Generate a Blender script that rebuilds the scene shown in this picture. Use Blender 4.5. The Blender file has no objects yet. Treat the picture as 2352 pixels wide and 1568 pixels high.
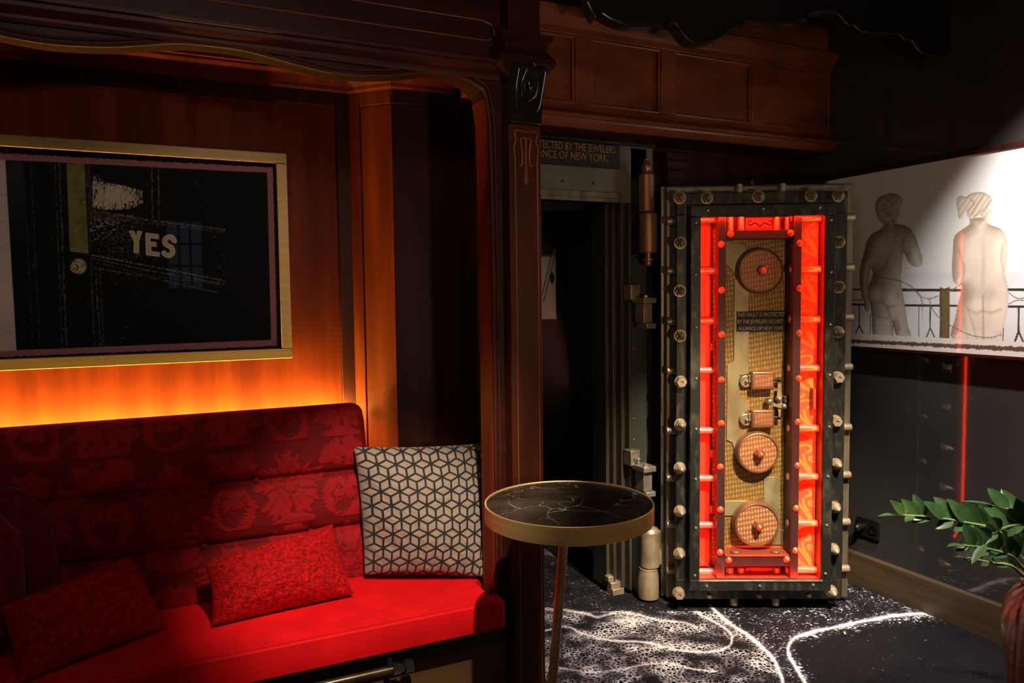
import bpy, bmesh, math, random
import numpy as np
from mathutils import Vector, Matrix, noise as mnoise
random.seed(7)
S = bpy.context.scene
COL = S.collection
PI = math.pi
R = math.radians

# ------------------------------------------------------------------ camera
F_PX, YAW, PITCH, ROLL = 1708.0, 0.43764, 0.06034, -0.01187
CX, CY = 1176.0, 784.0
CAM = Vector((0, 0, 1.36))
_fw = Vector((math.sin(YAW)*math.cos(PITCH), math.cos(YAW)*math.cos(PITCH), -math.sin(PITCH)))
_rt = Vector((math.cos(YAW), -math.sin(YAW), 0))
_up = _rt.cross(_fw)
RT = _rt*math.cos(ROLL)+_up*math.sin(ROLL)
UP = -_rt*math.sin(ROLL)+_up*math.cos(ROLL)
FW = _fw
cd = bpy.data.cameras.new('camera')
cam = bpy.data.objects.new('camera', cd)
COL.objects.link(cam)
cd.sensor_width = 36.0
cd.sensor_fit = 'HORIZONTAL'
cd.lens = F_PX/2352*36
cd.clip_start = 0.02
m3 = Matrix((RT, UP, -FW)).transposed()
cam.matrix_world = Matrix.Translation(CAM) @ m3.to_4x4()
S.camera = cam

# ------------------------------------------------------------------ look, world, lights
S.view_settings.view_transform = 'Standard'
S.view_settings.look = 'None'
S.view_settings.gamma = 1.0
S.view_settings.use_curve_mapping = False
S.view_settings.exposure = 0.0
S.cycles.max_bounces = 8
S.cycles.sample_clamp_indirect = 3.0
S.cycles.use_denoising = True
S.cycles.caustics_reflective = False
S.cycles.caustics_refractive = False
W = bpy.data.worlds.new('world')
S.world = W
W.use_nodes = True
W.node_tree.nodes['Background'].inputs[0].default_value = (0.010, 0.009, 0.008, 1)
W.node_tree.nodes['Background'].inputs[1].default_value = 0.25


def spot(name, loc, target, power, color, deg, blend=0.4, radius=0.03):
    l = bpy.data.lights.new(name, 'SPOT')
    l.energy = power
    l.color = color
    l.spot_size = R(deg)
    l.spot_blend = blend
    l.shadow_soft_size = radius
    o = bpy.data.objects.new(name, l)
    COL.objects.link(o)
    o.location = loc
    o.rotation_euler = (Vector(target)-Vector(loc)).to_track_quat('-Z', 'Y').to_euler()
    return o


def area(name, loc, target, power, color, sx, sy, spread=180):
    l = bpy.data.lights.new(name, 'AREA')
    l.shape = 'RECTANGLE'
    l.size = sx
    l.size_y = sy
    l.energy = power
    l.color = color
    l.spread = R(spread)
    o = bpy.data.objects.new(name, l)
    COL.objects.link(o)
    o.location = loc
    o.rotation_euler = (Vector(target)-Vector(loc)).to_track_quat('-Z', 'Y').to_euler()
    return o


WARM = (1.0, 0.80, 0.55)
spot('door_spot', (1.72, 0.70, 2.52), (2.21, 2.40, 0.36), 520, WARM, 34, 0.7, 0.02)
spot('floor_spot', (1.55, 1.05, 2.52), (1.95, 2.05, 0.0), 260, (1, .90, .78), 44, 0.6, 0.02)
spot('seat_spot', (0.50, 0.80, 2.52), (0.62, 2.24, 0.50), 300, (1, .84, .66), 30, 0.8, 0.02)
spot('picture_spot', (2.46, 1.36, 2.50), (2.90, 1.56, 1.28), 235, (1, .94, .86), 62, 1.0, 0.02)
spot('plant_spot', (1.75, 0.9, 2.5), (2.35, 1.45, 0.6), 100, (1, .93, .85), 40, 0.6, 0.02)
spot('rim_fill_spot', (0.3, -1.2, 2.5), (0.3, -1.1, 0.0), 120, (1, .86, .70), 64, 0.7, 0.03)  # unseen fill behind the viewer, added so the brass rim reflects lit floor
spot('bounce_fill', (1.05, -0.35, 1.05), (1.75, 2.6, 1.95), 46, (1, .66, .40), 76, 1.0, 0.06)  # added fill, no lamp here: stands in for light bounced off the floor
spot('print_fill', (1.25, -0.6, 1.85), (-0.15, 2.7, 1.5), 42, (1, .84, .72), 26, 0.7, 0.08)  # added fill that brightens the framed print on the booth wall
area('ambient_fill', (-0.1, 0.35, 2.52), (0.1, 2.4, 1.3), 6, (1, .80, .66), 1.2, 0.3)  # added soft ambient fill under the ceiling, no fixture of its own

# ------------------------------------------------------------------ pixel rays to real planes


def ray(x, y):
    return RT*((x-CX)/F_PX) - UP*((y-CY)/F_PX) + FW


def onY(x, y, Y):
    d = ray(x, y)
    return CAM + d*(Y/d.y)


def onX(x, y, X):
    d = ray(x, y)
    return CAM + d*(X/d.x)


def onZ(x, y, z):
    d = ray(x, y)
    return CAM + d*((z-CAM.z)/d.z)


def proj_np(P):
    q = P-np.array(CAM)
    d = q @ np.array(FW)
    return CX+F_PX*(q @ np.array(RT))/d, CY-F_PX*(q @ np.array(UP))/d


# ------------------------------------------------------------------ materials
def new_mat(name):
    m = bpy.data.materials.new(name)
    m.use_nodes = True
    nt = m.node_tree
    b = nt.nodes['Principled BSDF']
    return m, nt, b


def N(nt, t, **kw):
    n = nt.nodes.new(t)
    for k, v in kw.items():
        if k in n.inputs:
            n.inputs[k].default_value = v
        else:
            setattr(n, k, v)
    return n


def ramp(nt, stops):
    r = nt.nodes.new('ShaderNodeValToRGB')
    e = r.color_ramp.elements
    while len(e) < len(stops):
        e.new(0.5)
    for i, (p, c) in enumerate(stops):
        e[i].position = p
        e[i].color = (*c, 1) if len(c) == 3 else c
    return r


def setp(b, rough=None, metal=None, spec=None, coat=None, sheen=None, sheen_tint=None):
    if rough is not None: b.inputs['Roughness'].default_value = rough
    if metal is not None: b.inputs['Metallic'].default_value = metal
    if spec is not None: b.inputs['Specular IOR Level'].default_value = spec
    if coat is not None:
        b.inputs['Coat Weight'].default_value = coat
        b.inputs['Coat Roughness'].default_value = 0.15
    if sheen is not None: b.inputs['Sheen Weight'].default_value = sheen
    if sheen_tint is not None: b.inputs['Sheen Tint'].default_value = (*sheen_tint, 1)


def mat(name, c1, c2=None, scale=(6, 6, 6), rough=0.5, metal=0.0, bump=0.0, detail=4, lo=0.35, hi=0.65, bscale=None, **kw):
    m, nt, b = new_mat(name)
    c2 = c2 or tuple(x*0.7 for x in c1)
    tc = N(nt, 'ShaderNodeTexCoord')
    mp = N(nt, 'ShaderNodeMapping')
    mp.inputs['Scale'].default_value = scale
    nt.links.new(tc.outputs['Object'], mp.inputs['Vector'])
    nz = N(nt, 'ShaderNodeTexNoise')
    nz.inputs['Scale'].default_value = 1.0
    nz.inputs['Detail'].default_value = detail
    nt.links.new(mp.outputs['Vector'], nz.inputs['Vector'])
    rp = ramp(nt, [(lo, c2), (hi, c1)])
    nt.links.new(nz.outputs['Fac'], rp.inputs['Fac'])
    nt.links.new(rp.outputs['Color'], b.inputs['Base Color'])
    setp(b, rough, metal, **kw)
    if bump:
        src = nz
        if bscale:
            src = N(nt, 'ShaderNodeTexNoise')
            src.inputs['Scale'].default_value = bscale
            src.inputs['Detail'].default_value = 3
            nt.links.new(tc.outputs['Object'], src.inputs['Vector'])
        bp = N(nt, 'ShaderNodeBump')
        bp.inputs['Strength'].default_value = bump
        bp.inputs['Distance'].default_value = 0.004
        nt.links.new(src.outputs['Fac'], bp.inputs['Height'])
        nt.links.new(bp.outputs['Normal'], b.inputs['Normal'])
    return m


def vmat(name, rough=0.5, spec=0.5, coat=None, sheen=None, sheen_tint=None, bump_attr=None, bump_noise=None):
    """colour comes from the mesh's own 'print' colours (a pattern woven or printed on the thing)"""
    m, nt, b = new_mat(name)
    a = N(nt, 'ShaderNodeVertexColor')
    a.layer_name = 'print'
    nt.links.new(a.outputs['Color'], b.inputs['Base Color'])
    setp(b, rough, 0, spec, coat, sheen, sheen_tint)
    if bump_noise:
        tc = N(nt, 'ShaderNodeTexCoord')
        nz = N(nt, 'ShaderNodeTexNoise')
        nz.inputs['Scale'].default_value = bump_noise
        nt.links.new(tc.outputs['Object'], nz.inputs['Vector'])
        bp = N(nt, 'ShaderNodeBump')
        bp.inputs['Strength'].default_value = 0.35
        bp.inputs['Distance'].default_value = 0.003
        nt.links.new(nz.outputs['Fac'], bp.inputs['Height'])
        nt.links.new(bp.outputs['Normal'], b.inputs['Normal'])
    return m


def emis(name, color, strength):
    m, nt, b = new_mat(name)
    b.inputs['Base Color'].default_value = (0.02, 0.02, 0.02, 1)
    b.inputs['Emission Color'].default_value = (*color, 1)
    b.inputs['Emission Strength'].default_value = strength
    return m


def pane_mat(name, gloss=0.06, tint=(1, 1, 1)):
    m, nt, b = new_mat(name)
    nt.nodes.remove(b)
    out = nt.nodes['Material Output']
    t = N(nt, 'ShaderNodeBsdfTransparent')
    t.inputs[0].default_value = (*tint, 1)
    g = N(nt, 'ShaderNodeBsdfGlossy')
    g.inputs['Roughness'].default_value = 0.02
    fc = N(nt, 'ShaderNodeLayerWeight')
    fc.inputs['Blend'].default_value = 0.5
    p5 = N(nt, 'ShaderNodeMath')
    p5.operation = 'POWER'
    p5.inputs[1].default_value = 5.0
    nt.links.new(fc.outputs['Facing'], p5.inputs[0])
    lw = N(nt, 'ShaderNodeMath')
    lw.operation = 'MULTIPLY_ADD'
    lw.inputs[1].default_value = 0.9
    lw.inputs[2].default_value = 0.035
    nt.links.new(p5.outputs[0], lw.inputs[0])
    mx = N(nt, 'ShaderNodeMixShader')
    nt.links.new(lw.outputs[0], mx.inputs[0])
    nt.links.new(t.outputs[0], mx.inputs[1])
    nt.links.new(g.outputs[0], mx.inputs[2])
    nt.links.new(mx.outputs[0], out.inputs['Surface'])
    return m


M = {}
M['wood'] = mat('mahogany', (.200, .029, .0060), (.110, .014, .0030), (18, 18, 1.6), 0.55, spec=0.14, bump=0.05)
M['wood_col'] = mat('column_mahogany', (.085, .017, .006), (.045, .009, .0035), (18, 18, 1.6), 0.45, spec=0.3)
M['wood_h'] = mat('mahogany_horizontal', (.110, .017, .007), (.055, .008, .004), (1.6, 18, 22), 0.55, spec=0.14, bump=0.05)
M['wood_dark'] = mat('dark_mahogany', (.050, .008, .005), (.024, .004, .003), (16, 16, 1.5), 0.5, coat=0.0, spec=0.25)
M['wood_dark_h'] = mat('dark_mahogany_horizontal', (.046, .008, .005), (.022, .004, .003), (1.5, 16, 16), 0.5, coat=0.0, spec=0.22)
M['wood_panel'] = mat('figured_mahogany', (.260, .072, .020), (.120, .026, .008), (2.5, 8, 9), 0.42, detail=6, coat=0.15)
M['inlay'] = mat('inlay_wood', (.26, .075, .022), (.20, .055, .016), rough=0.4)
M['bead'] = mat('polished_bead', (.070, .013, .007), (.045, .009, .005), rough=0.5, spec=0.3)
M['black_paint'] = mat('black_paint', (.012, .011, .011), (.008, .008, .008), rough=0.5, bump=0.03, bscale=200)
M['black_gloss'] = mat('black_satin_wall', (.052, .047, .045), (.042, .038, .036), (2, 2, 2), 0.045, spec=0.5)
M['black_lacquer'] = mat('black_lacquer', (.012, .0105, .010), (.008, .007, .007), rough=0.22, coat=0.6)
M['ceiling'] = mat('black_ceiling', (.030, .032, .028), (.022, .024, .021), rough=0.7)
M['brass'] = mat('brushed_brass', (.62, .42, .17), (.48, .31, .11), (3, 3, 200), 0.24, 1.0)
M['rim_brass'] = mat('brushed_rim_brass', (.86, .58, .24), (.74, .48, .18), (3, 3, 200), 0.36, 0.6)
_nt = M['rim_brass'].node_tree
_tg = N(_nt, 'ShaderNodeTangent')
_tg.direction_type = 'RADIAL'
_tg.axis = 'Z'
_bs = _nt.nodes['Principled BSDF']
_bs.inputs['Anisotropic'].default_value = 0.8
_nt.links.new(_tg.outputs[0], _bs.inputs['Tangent'])
M['gold_frame'] = mat('brushed_gold_frame', (.40, .26, .10), (.33, .21, .08), (2, 2, 60), 0.45, 0.6)
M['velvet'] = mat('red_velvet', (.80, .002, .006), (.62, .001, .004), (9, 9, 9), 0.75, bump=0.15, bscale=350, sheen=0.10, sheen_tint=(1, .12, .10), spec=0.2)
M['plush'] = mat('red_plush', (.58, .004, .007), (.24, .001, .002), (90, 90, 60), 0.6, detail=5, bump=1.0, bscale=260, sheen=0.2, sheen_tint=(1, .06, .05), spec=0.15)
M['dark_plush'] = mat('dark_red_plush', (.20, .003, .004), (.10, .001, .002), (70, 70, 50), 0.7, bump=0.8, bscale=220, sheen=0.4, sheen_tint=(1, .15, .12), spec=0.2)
M['piping'] = mat('grey_piping', (.07, .05, .04), rough=0.7)
M['iron'] = mat('blackened_iron', (.042, .046, .040), (.024, .026, .023), (14, 14, 5), 0.40, 0.55, bump=0.1, spec=0.5)
M['iron_worn'] = mat('worn_iron', (.15, .13, .095), (.032, .033, .028), (30, 30, 12), 0.42, 0.6, detail=8, lo=0.50, hi=0.80, bump=0.12)
M['iron_plate'] = mat('green_black_iron_plate', (.085, .098, .082), (.060, .068, .058), (8, 8, 4), 0.45, 0.4)
M['steel'] = mat('dull_steel', (.52, .46, .37), (.36, .31, .24), (25, 25, 25), 0.36, 0.7, bump=0.06)
M['rail_steel'] = mat('dusty_steel_ribs', (.30, .25, .17), (.16, .13, .09), (30, 30, 4), 0.45, 0.6)
M['jamb_steel'] = mat('dark_steel_ribs', (.15, .13, .09), (.08, .07, .05), (30, 30, 4), 0.45, 0.6)
M['bronze'] = mat('aged_bronze', (.56, .44, .29), (.36, .26, .15), (18, 18, 12), 0.42, 0.55, detail=6)
M['copper'] = mat('aged_copper', (.50, .25, .13), (.33, .15, .07), (18, 18, 6), 0.40, 0.6)
M['maroon_bar'] = mat('maroon_steel_bar', (.075, .034, .032), (.055, .025, .023), (20, 20, 6), 0.45, 0.3)
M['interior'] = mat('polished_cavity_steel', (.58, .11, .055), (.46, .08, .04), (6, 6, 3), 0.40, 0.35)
M['rod'] = mat('polished_rod', (.70, .50, .36), (.56, .38, .26), rough=0.28, metal=0.6)
M['plate'] = mat('swirled_brass_plate', (.58, .48, .28), (.40, .31, .15), (14, 14, 8), 0.42, 0.5, detail=2)
M['warm_led'] = emis('warm_led', (1, .62, .09), 320)
M['led'] = emis('red_led', (1.0, .030, .004), 100.0)
M['sign_black'] = mat('green_black_sign', (.020, .022, .016), rough=0.5)
M['sign_gold'] = mat('gold_paint', (.52, .27, .09), (.40, .19, .06), (40, 40, 40), rough=0.5)
M['grey_steel'] = mat('grey_steel_lintel', (.24, .22, .18), (.16, .145, .12), (5, 5, 12), 0.5, 0.4)
M['glass'] = pane_mat('window_glass')
M['terracotta'] = mat('glazed_terracotta', (.20, .075, .052), (.12, .04, .03), (9, 9, 20), 0.35, detail=6, bump=0.05, coat=0.15)
M['soil'] = mat('potting_soil', (.02, .014, .01), rough=0.9, bump=1.0, bscale=120)
M['leaf'] = mat('glossy_leaf', (.050, .105, .030), (.028, .066, .020), (22, 22, 22), 0.30, spec=0.5)
M['stem'] = mat('pale_green_stem', (.30, .36, .13), (.20, .26, .09), rough=0.4)
M['skirting'] = mat('brown_skirting', (.085, .052, .026), (.055, .033, .018), (3, 3, 30), 0.42)
M['black_plastic'] = mat('black_plastic', (.012, .012, .012), rough=0.3)
M['tan_wood'] = mat('tan_base_board', (.115, .060, .022), (.075, .036, .014), (1.5, 12, 12), 0.4)
M['pipe'] = mat('dark_brass_pipe', (.16, .11, .06), (.08, .055, .03), (20, 20, 20), 0.3, 0.8)


def engine_turned(nm='engine_turned_brass', cols=((.98, .68, .20), (.62, .38, .10), (.30, .16, .045))):
    m, nt, b = new_mat(nm)
    tc = N(nt, 'ShaderNodeTexCoord')
    mp = N(nt, 'ShaderNodeMapping')
    mp.inputs['Scale'].default_value = (80, 80, 46)
    mp.inputs['Rotation'].default_value = (0, 0.10, 0)
    nt.links.new(tc.outputs['Object'], mp.inputs['Vector'])
    v = N(nt, 'ShaderNodeTexVoronoi')
    v.voronoi_dimensions = '3D'
    v.inputs['Scale'].default_value = 1
    v.inputs['Randomness'].default_value = 0.12
    nt.links.new(mp.outputs['Vector'], v.inputs['Vector'])
    r = ramp(nt, [(0.16, cols[0]), (0.32, cols[1]), (0.60, cols[2])])
    nt.links.new(v.outputs['Distance'], r.inputs['Fac'])
    nt.links.new(r.outputs['Color'], b.inputs['Base Color'])
    setp(b, 0.45, 0.35)
    bp = N(nt, 'ShaderNodeBump')
    bp.inputs['Strength'].default_value = 0.5
    bp.inputs['Distance'].default_value = 0.003
    nt.links.new(v.outputs['Distance'], bp.inputs['Height'])
    nt.links.new(bp.outputs['Normal'], b.inputs['Normal'])
    return m


M['turned'] = engine_turned()
M['turned_copper'] = engine_turned('engine_turned_copper', ((.98, .62, .26), (.66, .28, .12), (.46, .16, .075)))


def marble():
    m, nt, b = new_mat('dark_marble')
    tc = N(nt, 'ShaderNodeTexCoord')
    nz = N(nt, 'ShaderNodeTexNoise', Scale=5.0, Detail=3.0)
    nt.links.new(tc.outputs['Object'], nz.inputs['Vector'])
    mixv = N(nt, 'ShaderNodeMixRGB')
    mixv.inputs[0].default_value = 0.24
    nt.links.new(tc.outputs['Object'], mixv.inputs[1])
    nt.links.new(nz.outputs['Color'], mixv.inputs[2])
    v = N(nt, 'ShaderNodeTexVoronoi')
    v.feature = 'DISTANCE_TO_EDGE'
    v.inputs['Scale'].default_value = 9.5
    nt.links.new(mixv.outputs[0], v.inputs['Vector'])
    r = ramp(nt, [(0.0, (.62, .50, .36)), (0.007, (.20, .165, .12)), (0.018, (.0, .0, .0))])
    nt.links.new(v.outputs['Distance'], r.inputs['Fac'])
    n2 = N(nt, 'ShaderNodeTexNoise', Scale=6.0, Detail=5.0)
    nt.links.new(tc.outputs['Object'], n2.inputs['Vector'])
    msk = ramp(nt, [(0.44, (0, 0, 0)), (0.62, (1, 1, 1))])
    nt.links.new(n2.outputs['Fac'], msk.inputs['Fac'])
    mul = N(nt, 'ShaderNodeMixRGB')
    mul.blend_type = 'MULTIPLY'
    mul.inputs[0].default_value = 1.0
    nt.links.new(r.outputs['Color'], mul.inputs[1])
    nt.links.new(msk.outputs['Color'], mul.inputs[2])
    base = ramp(nt, [(0.35, (.020, .016, .012)), (0.7, (.075, .060, .042))])
    n3 = N(nt, 'ShaderNodeTexNoise', Scale=9.0, Detail=6.0)
    nt.links.new(tc.outputs['Object'], n3.inputs['Vector'])
    nt.links.new(n3.outputs['Fac'], base.inputs['Fac'])
    add = N(nt, 'ShaderNodeMixRGB')
    add.blend_type = 'ADD'
    add.inputs[0].default_value = 1.0
    nt.links.new(base.outputs['Color'], add.inputs[1])
    nt.links.new(mul.outputs[0], add.inputs[2])
    nt.links.new(add.outputs[0], b.inputs['Base Color'])
    setp(b, 0.14, 0, 0.5)
    return m


M['marble'] = marble()


def carpet():
    m, nt, b = new_mat('black_and_white_carpet')
    tc = N(nt, 'ShaderNodeTexCoord')
    a = N(nt, 'ShaderNodeVertexColor')
    a.layer_name = 'print'
    sep = N(nt, 'ShaderNodeSeparateColor')
    nt.links.new(a.outputs['Color'], sep.inputs[0])
    nz = N(nt, 'ShaderNodeTexNoise', Scale=14.0, Detail=4.0)
    nt.links.new(tc.outputs['Object'], nz.inputs['Vector'])
    mx = N(nt, 'ShaderNodeMixRGB')
    mx.inputs[0].default_value = 0.05
    nt.links.new(tc.outputs['Object'], mx.inputs[1])
    nt.links.new(nz.outputs['Color'], mx.inputs[2])
    # a net of white threads
    v = N(nt, 'ShaderNodeTexVoronoi')
    v.feature = 'DISTANCE_TO_EDGE'
    v.inputs['Scale'].default_value = 62.0
    nt.links.new(mx.outputs[0], v.inputs['Vector'])
    net = N(nt, 'ShaderNodeMapRange')
    net.inputs['From Min'].default_value = 0.22
    net.inputs['From Max'].default_value = 0.03
    nt.links.new(v.outputs['Distance'], net.inputs['Value'])
    # specks
    n2 = N(nt, 'ShaderNodeTexNoise', Scale=75.0, Detail=5.0, Roughness=0.7)
    nt.links.new(mx.outputs[0], n2.inputs['Vector'])

    def math_(op, x, y, clamp=False):
        n = N(nt, 'ShaderNodeMath')
        n.operation = op
        n.use_clamp = clamp
        for i, s in enumerate((x, y)):
            if isinstance(s, (int, float)):
                n.inputs[i].default_value = s
            else:
                nt.links.new(s, n.inputs[i])
        return n.outputs[0]
    # green channel = how dense the net is, blue = how dense the specks are, red = the painted strokes
    n3 = N(nt, 'ShaderNodeTexNoise', Scale=9.0, Detail=3.0)
    nt.links.new(tc.outputs['Object'], n3.inputs['Vector'])
    patch = math_('SUBTRACT', n3.outputs['Fac'], 0.32, True)
    dens = math_('MULTIPLY', sep.outputs['Green'], math_('MULTIPLY', patch, 3.2))
    netv = math_('MULTIPLY', net.outputs['Result'], dens)
    thr = math_('SUBTRACT', 0.80, math_('MULTIPLY', sep.outputs['Blue'], 0.36))
    sp = math_('MULTIPLY', math_('MULTIPLY', math_('SUBTRACT', n2.outputs['Fac'], thr, True), 9.0), math_('ADD', math_('MULTIPLY', patch, 3.0), 0.25))
    tot = math_('ADD', math_('MAXIMUM', netv, sp), sep.outputs['Red'], True)
    fib = N(nt, 'ShaderNodeTexNoise', Scale=420.0, Detail=2.0)
    nt.links.new(tc.outputs['Object'], fib.inputs['Vector'])
    r = ramp(nt, [(0.0, (.005, .0045, .006)), (0.22, (.022, .019, .025)), (0.5, (.20, .175, .20)), (1.0, (.80, .76, .76))])
    nt.links.new(tot, r.inputs['Fac'])
    nt.links.new(r.outputs['Color'], b.inputs['Base Color'])
    bp = N(nt, 'ShaderNodeBump')
    bp.inputs['Strength'].default_value = 0.6
    bp.inputs['Distance'].default_value = 0.004
    nt.links.new(fib.outputs['Fac'], bp.inputs['Height'])
    nt.links.new(bp.outputs['Normal'], b.inputs['Normal'])
    setp(b, 0.9, 0, 0.15)
    return m


M['carpet'] = carpet()
M['print'] = vmat('glazed_print', rough=0.06, spec=0.5)
M['print_matte'] = vmat('matte_print', rough=0.5, spec=0.05)
M['damask'] = vmat('red_damask_velvet', rough=0.75, spec=0.2, sheen=0.12, sheen_tint=(1, .1, .08), bump_noise=300)
M['cube_fabric'] = vmat('cube_pattern_fabric', rough=0.7, spec=0.25, sheen=0.25, bump_noise=260)
M['engraved'] = vmat('engraved_steel', rough=0.35, spec=0.5)


# ------------------------------------------------------------------ mesh builder
class MB:
    def __init__(s, T=None):
        s.v, s.f = [], []
        s.T = T or Matrix.Identity(4)

    def add(s, vs, fs):
        n = len(s.v)
        s.v += [s.T @ Vector(v) for v in vs]
        s.f += [tuple(i+n for i in f) for f in fs]
        return s

    def box(s, c, d, rot=None):
        hx, hy, hz = d[0]/2, d[1]/2, d[2]/2
        vs = [Vector((x*hx, y*hy, z*hz)) for x in (-1, 1) for y in (-1, 1) for z in (-1, 1)]
        if rot is not None:
            vs = [rot @ v for v in vs]
        vs = [v+Vector(c) for v in vs]
        return s.add(vs, [(0, 1, 3, 2), (4, 6, 7, 5), (0, 4, 5, 1), (2, 3, 7, 6), (0, 2, 6, 4), (1, 5, 7, 3)])

    def bb(s, a, b):
        return s.box([(a[i]+b[i])/2 for i in range(3)], [abs(a[i]-b[i]) for i in range(3)])

    def prism(s, pts, off):
        n = len(pts)
        off = Vector(off)
        vs = [Vector(p) for p in pts]+[Vector(p)+off for p in pts]
        fs = [tuple(range(n)), tuple(range(2*n-1, n-1, -1))]
        fs += [(i, i+n, (i+1) % n+n, (i+1) % n) for i in range(n)]
        return s.add(vs, fs)

    def tube(s, path, r, n=10, cap=True):
        path = [Vector(p) for p in path]
        rs = r if isinstance(r, (list, tuple)) else [r]*len(path)
        vs, fs = [], []
        t0 = (path[1]-path[0]).normalized()
        ref = Vector((0, 0, 1)) if abs(t0.z) < 0.9 else Vector((1, 0, 0))
        a = t0.cross(ref).normalized()
        for i, p in enumerate(path):
            t = (path[min(i+1, len(path)-1)]-path[max(i-1, 0)]).normalized()
            a = (a-t*a.dot(t)).normalized()
            b = t.cross(a)
            for k in range(n):
                w = 2*PI*k/n
                vs.append(p+(a*math.cos(w)+b*math.sin(w))*rs[i])
        for i in range(len(path)-1):
            for k in range(n):
                fs.append((i*n+k, i*n+(k+1) % n, (i+1)*n+(k+1) % n, (i+1)*n+k))
        if cap:
            fs += [tuple(range(n-1, -1, -1)), tuple(range((len(path)-1)*n, len(path)*n))]
        return s.add(vs, fs)

    def lathe(s, prof, o, ax=(0, 0, 1), n=24, cap=True):
        """prof = [(radius, distance along axis)]"""
        ax = Vector(ax).normalized()
        ref = Vector((0, 0, 1)) if abs(ax.z) < 0.9 else Vector((1, 0, 0))
        a = ax.cross(ref).normalized()
        b = ax.cross(a)
        o = Vector(o)
        vs, fs = [], []
        for r, h in prof:
            for k in range(n):
                w = 2*PI*k/n
                vs.append(o+ax*h+(a*math.cos(w)+b*math.sin(w))*max(r, 1e-5))
        for i in range(len(prof)-1):
            for k in range(n):
                fs.append((i*n+k, i*n+(k+1) % n, (i+1)*n+(k+1) % n, (i+1)*n+k))
        if cap:
            fs += [tuple(range(n-1, -1, -1)), tuple(range((len(prof)-1)*n, len(prof)*n))]
        return s.add(vs, fs)

    def sweep(s, path, prof, up=(0, 0, 1), close=False):
        """moulding: prof = [(outward, up)] carried along a horizontal path (mitred)"""
        path = [Vector(p) for p in path]
        up = Vector(up)
        n, k = len(path), len(prof)
        vs, fs = [], []
        for i, p in enumerate(path):
            d0 = (path[i]-path[i-1]).normalized() if i else None
            d1 = (path[i+1]-path[i]).normalized() if i < n-1 else None
            if d0 is None: d0 = d1
            if d1 is None: d1 = d0
            n0, n1 = d0.cross(up), d1.cross(up)
            nn = (n0+n1).normalized()
            nn = nn/max(0.3, nn.dot(n0))
            for (o, h) in prof:
                vs.append(p+nn*o+up*h)
        for i in range(n-1):
            for j in range(k-1):
                fs.append((i*k+j, i*k+j+1, (i+1)*k+j+1, (i+1)*k+j))
        return s.add(vs, fs)

    def mesh(s, name, m, smooth=True, angle=35):
        me = bpy.data.meshes.new(name)
        me.from_pydata([tuple(v) for v in s.v], [], s.f)
        bm = bmesh.new()
        bm.from_mesh(me)
        bmesh.ops.recalc_face_normals(bm, faces=bm.faces)
        bm.to_mesh(me)
        bm.free()
        me.materials.append(m)
        if smooth:
            me.shade_smooth()
            me.set_sharp_from_angle(angle=R(angle))
        return me

    def build(s, name, m, parent=None, bevel=0, smooth=True, angle=35, segs=2):
        """vertices are given in the frame the parent thing stands in (world for top-level)"""
        o = bpy.data.objects.new(name, s.mesh(name, m, smooth, angle))
        COL.objects.link(o)
        if parent: o.parent = parent
        if bevel:
            b = o.modifiers.new('bevel', 'BEVEL')
            b.width = bevel
            b.segments = segs
            b.limit_method = 'ANGLE'
            b.harden_normals = False
        return o


def tag(o, label=None, cat=None, group=None, kind=None):
    if label: o['label'] = label
    if cat: o['category'] = cat
    if group: o['group'] = group
    if kind: o['kind'] = kind
    return o


def thing(name, label, cat, loc=(0, 0, 0), rz=0, group=None):
    o = bpy.data.objects.new(name, None)
    COL.objects.link(o)
    o.empty_display_size = 0.1
    o.location = loc
    o.rotation_euler = (0, 0, rz)
    return tag(o, label, cat, group)


def local(root):
    return (Matrix.Translation(root.location) @ root.rotation_euler.to_matrix().to_4x4()).inverted()


def struct(o):
    o['kind'] = 'structure'
    return o


def colour_mesh(o, rgb, name='print'):
    me = o.data
    at = me.color_attributes.new(name, 'FLOAT_COLOR', 'POINT')
    c = np.ones((len(me.vertices), 4), dtype=np.float32)
    c[:, :3] = rgb
    at.data.foreach_set('color', c.ravel())


def grid_obj(name, P, m, parent=None, rgb=None, smooth=True, closed_u=False):
    """P: (rows, cols, 3) array of points"""
    nr, nc = P.shape[:2]
    me = bpy.data.meshes.new(name)
    idx = np.arange(nr*nc).reshape(nr, nc)
    q = np.stack([idx[:-1, :-1], idx[:-1, 1:], idx[1:, 1:], idx[1:, :-1]], -1).reshape(-1, 4)
    me.vertices.add(nr*nc)
    me.vertices.foreach_set('co', P.reshape(-1).astype(np.float32))
    me.loops.add(q.size)
    me.loops.foreach_set('vertex_index', q.ravel().astype(np.int32))
    me.polygons.add(len(q))
    me.polygons.foreach_set('loop_start', np.arange(0, q.size, 4, dtype=np.int32))
    me.update(calc_edges=True)
    me.validate()
    if smooth: me.shade_smooth()
    me.materials.append(m)
    o = bpy.data.objects.new(name, me)
    COL.objects.link(o)
    if parent: o.parent = parent
    if rgb is not None: colour_mesh(o, rgb.reshape(-1, 3))
    return o


# ------------------------------------------------------------------ 2-D drawing (prints, weaves) in numpy
def sst(a, b, x):
    t = np.clip((x-a)/(b-a), 0, 1)
    return t*t*(3-2*t)


def _h(ix, iy, s):
    n = (ix.astype(np.int64)*374761393+iy.astype(np.int64)*668265263+s*1442695041) & 0x7fffffff
    n = ((n ^ (n >> 13))*1274126177) & 0x7fffffff
    return ((n ^ (n >> 16)) & 0xffff)/65535.0


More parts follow.
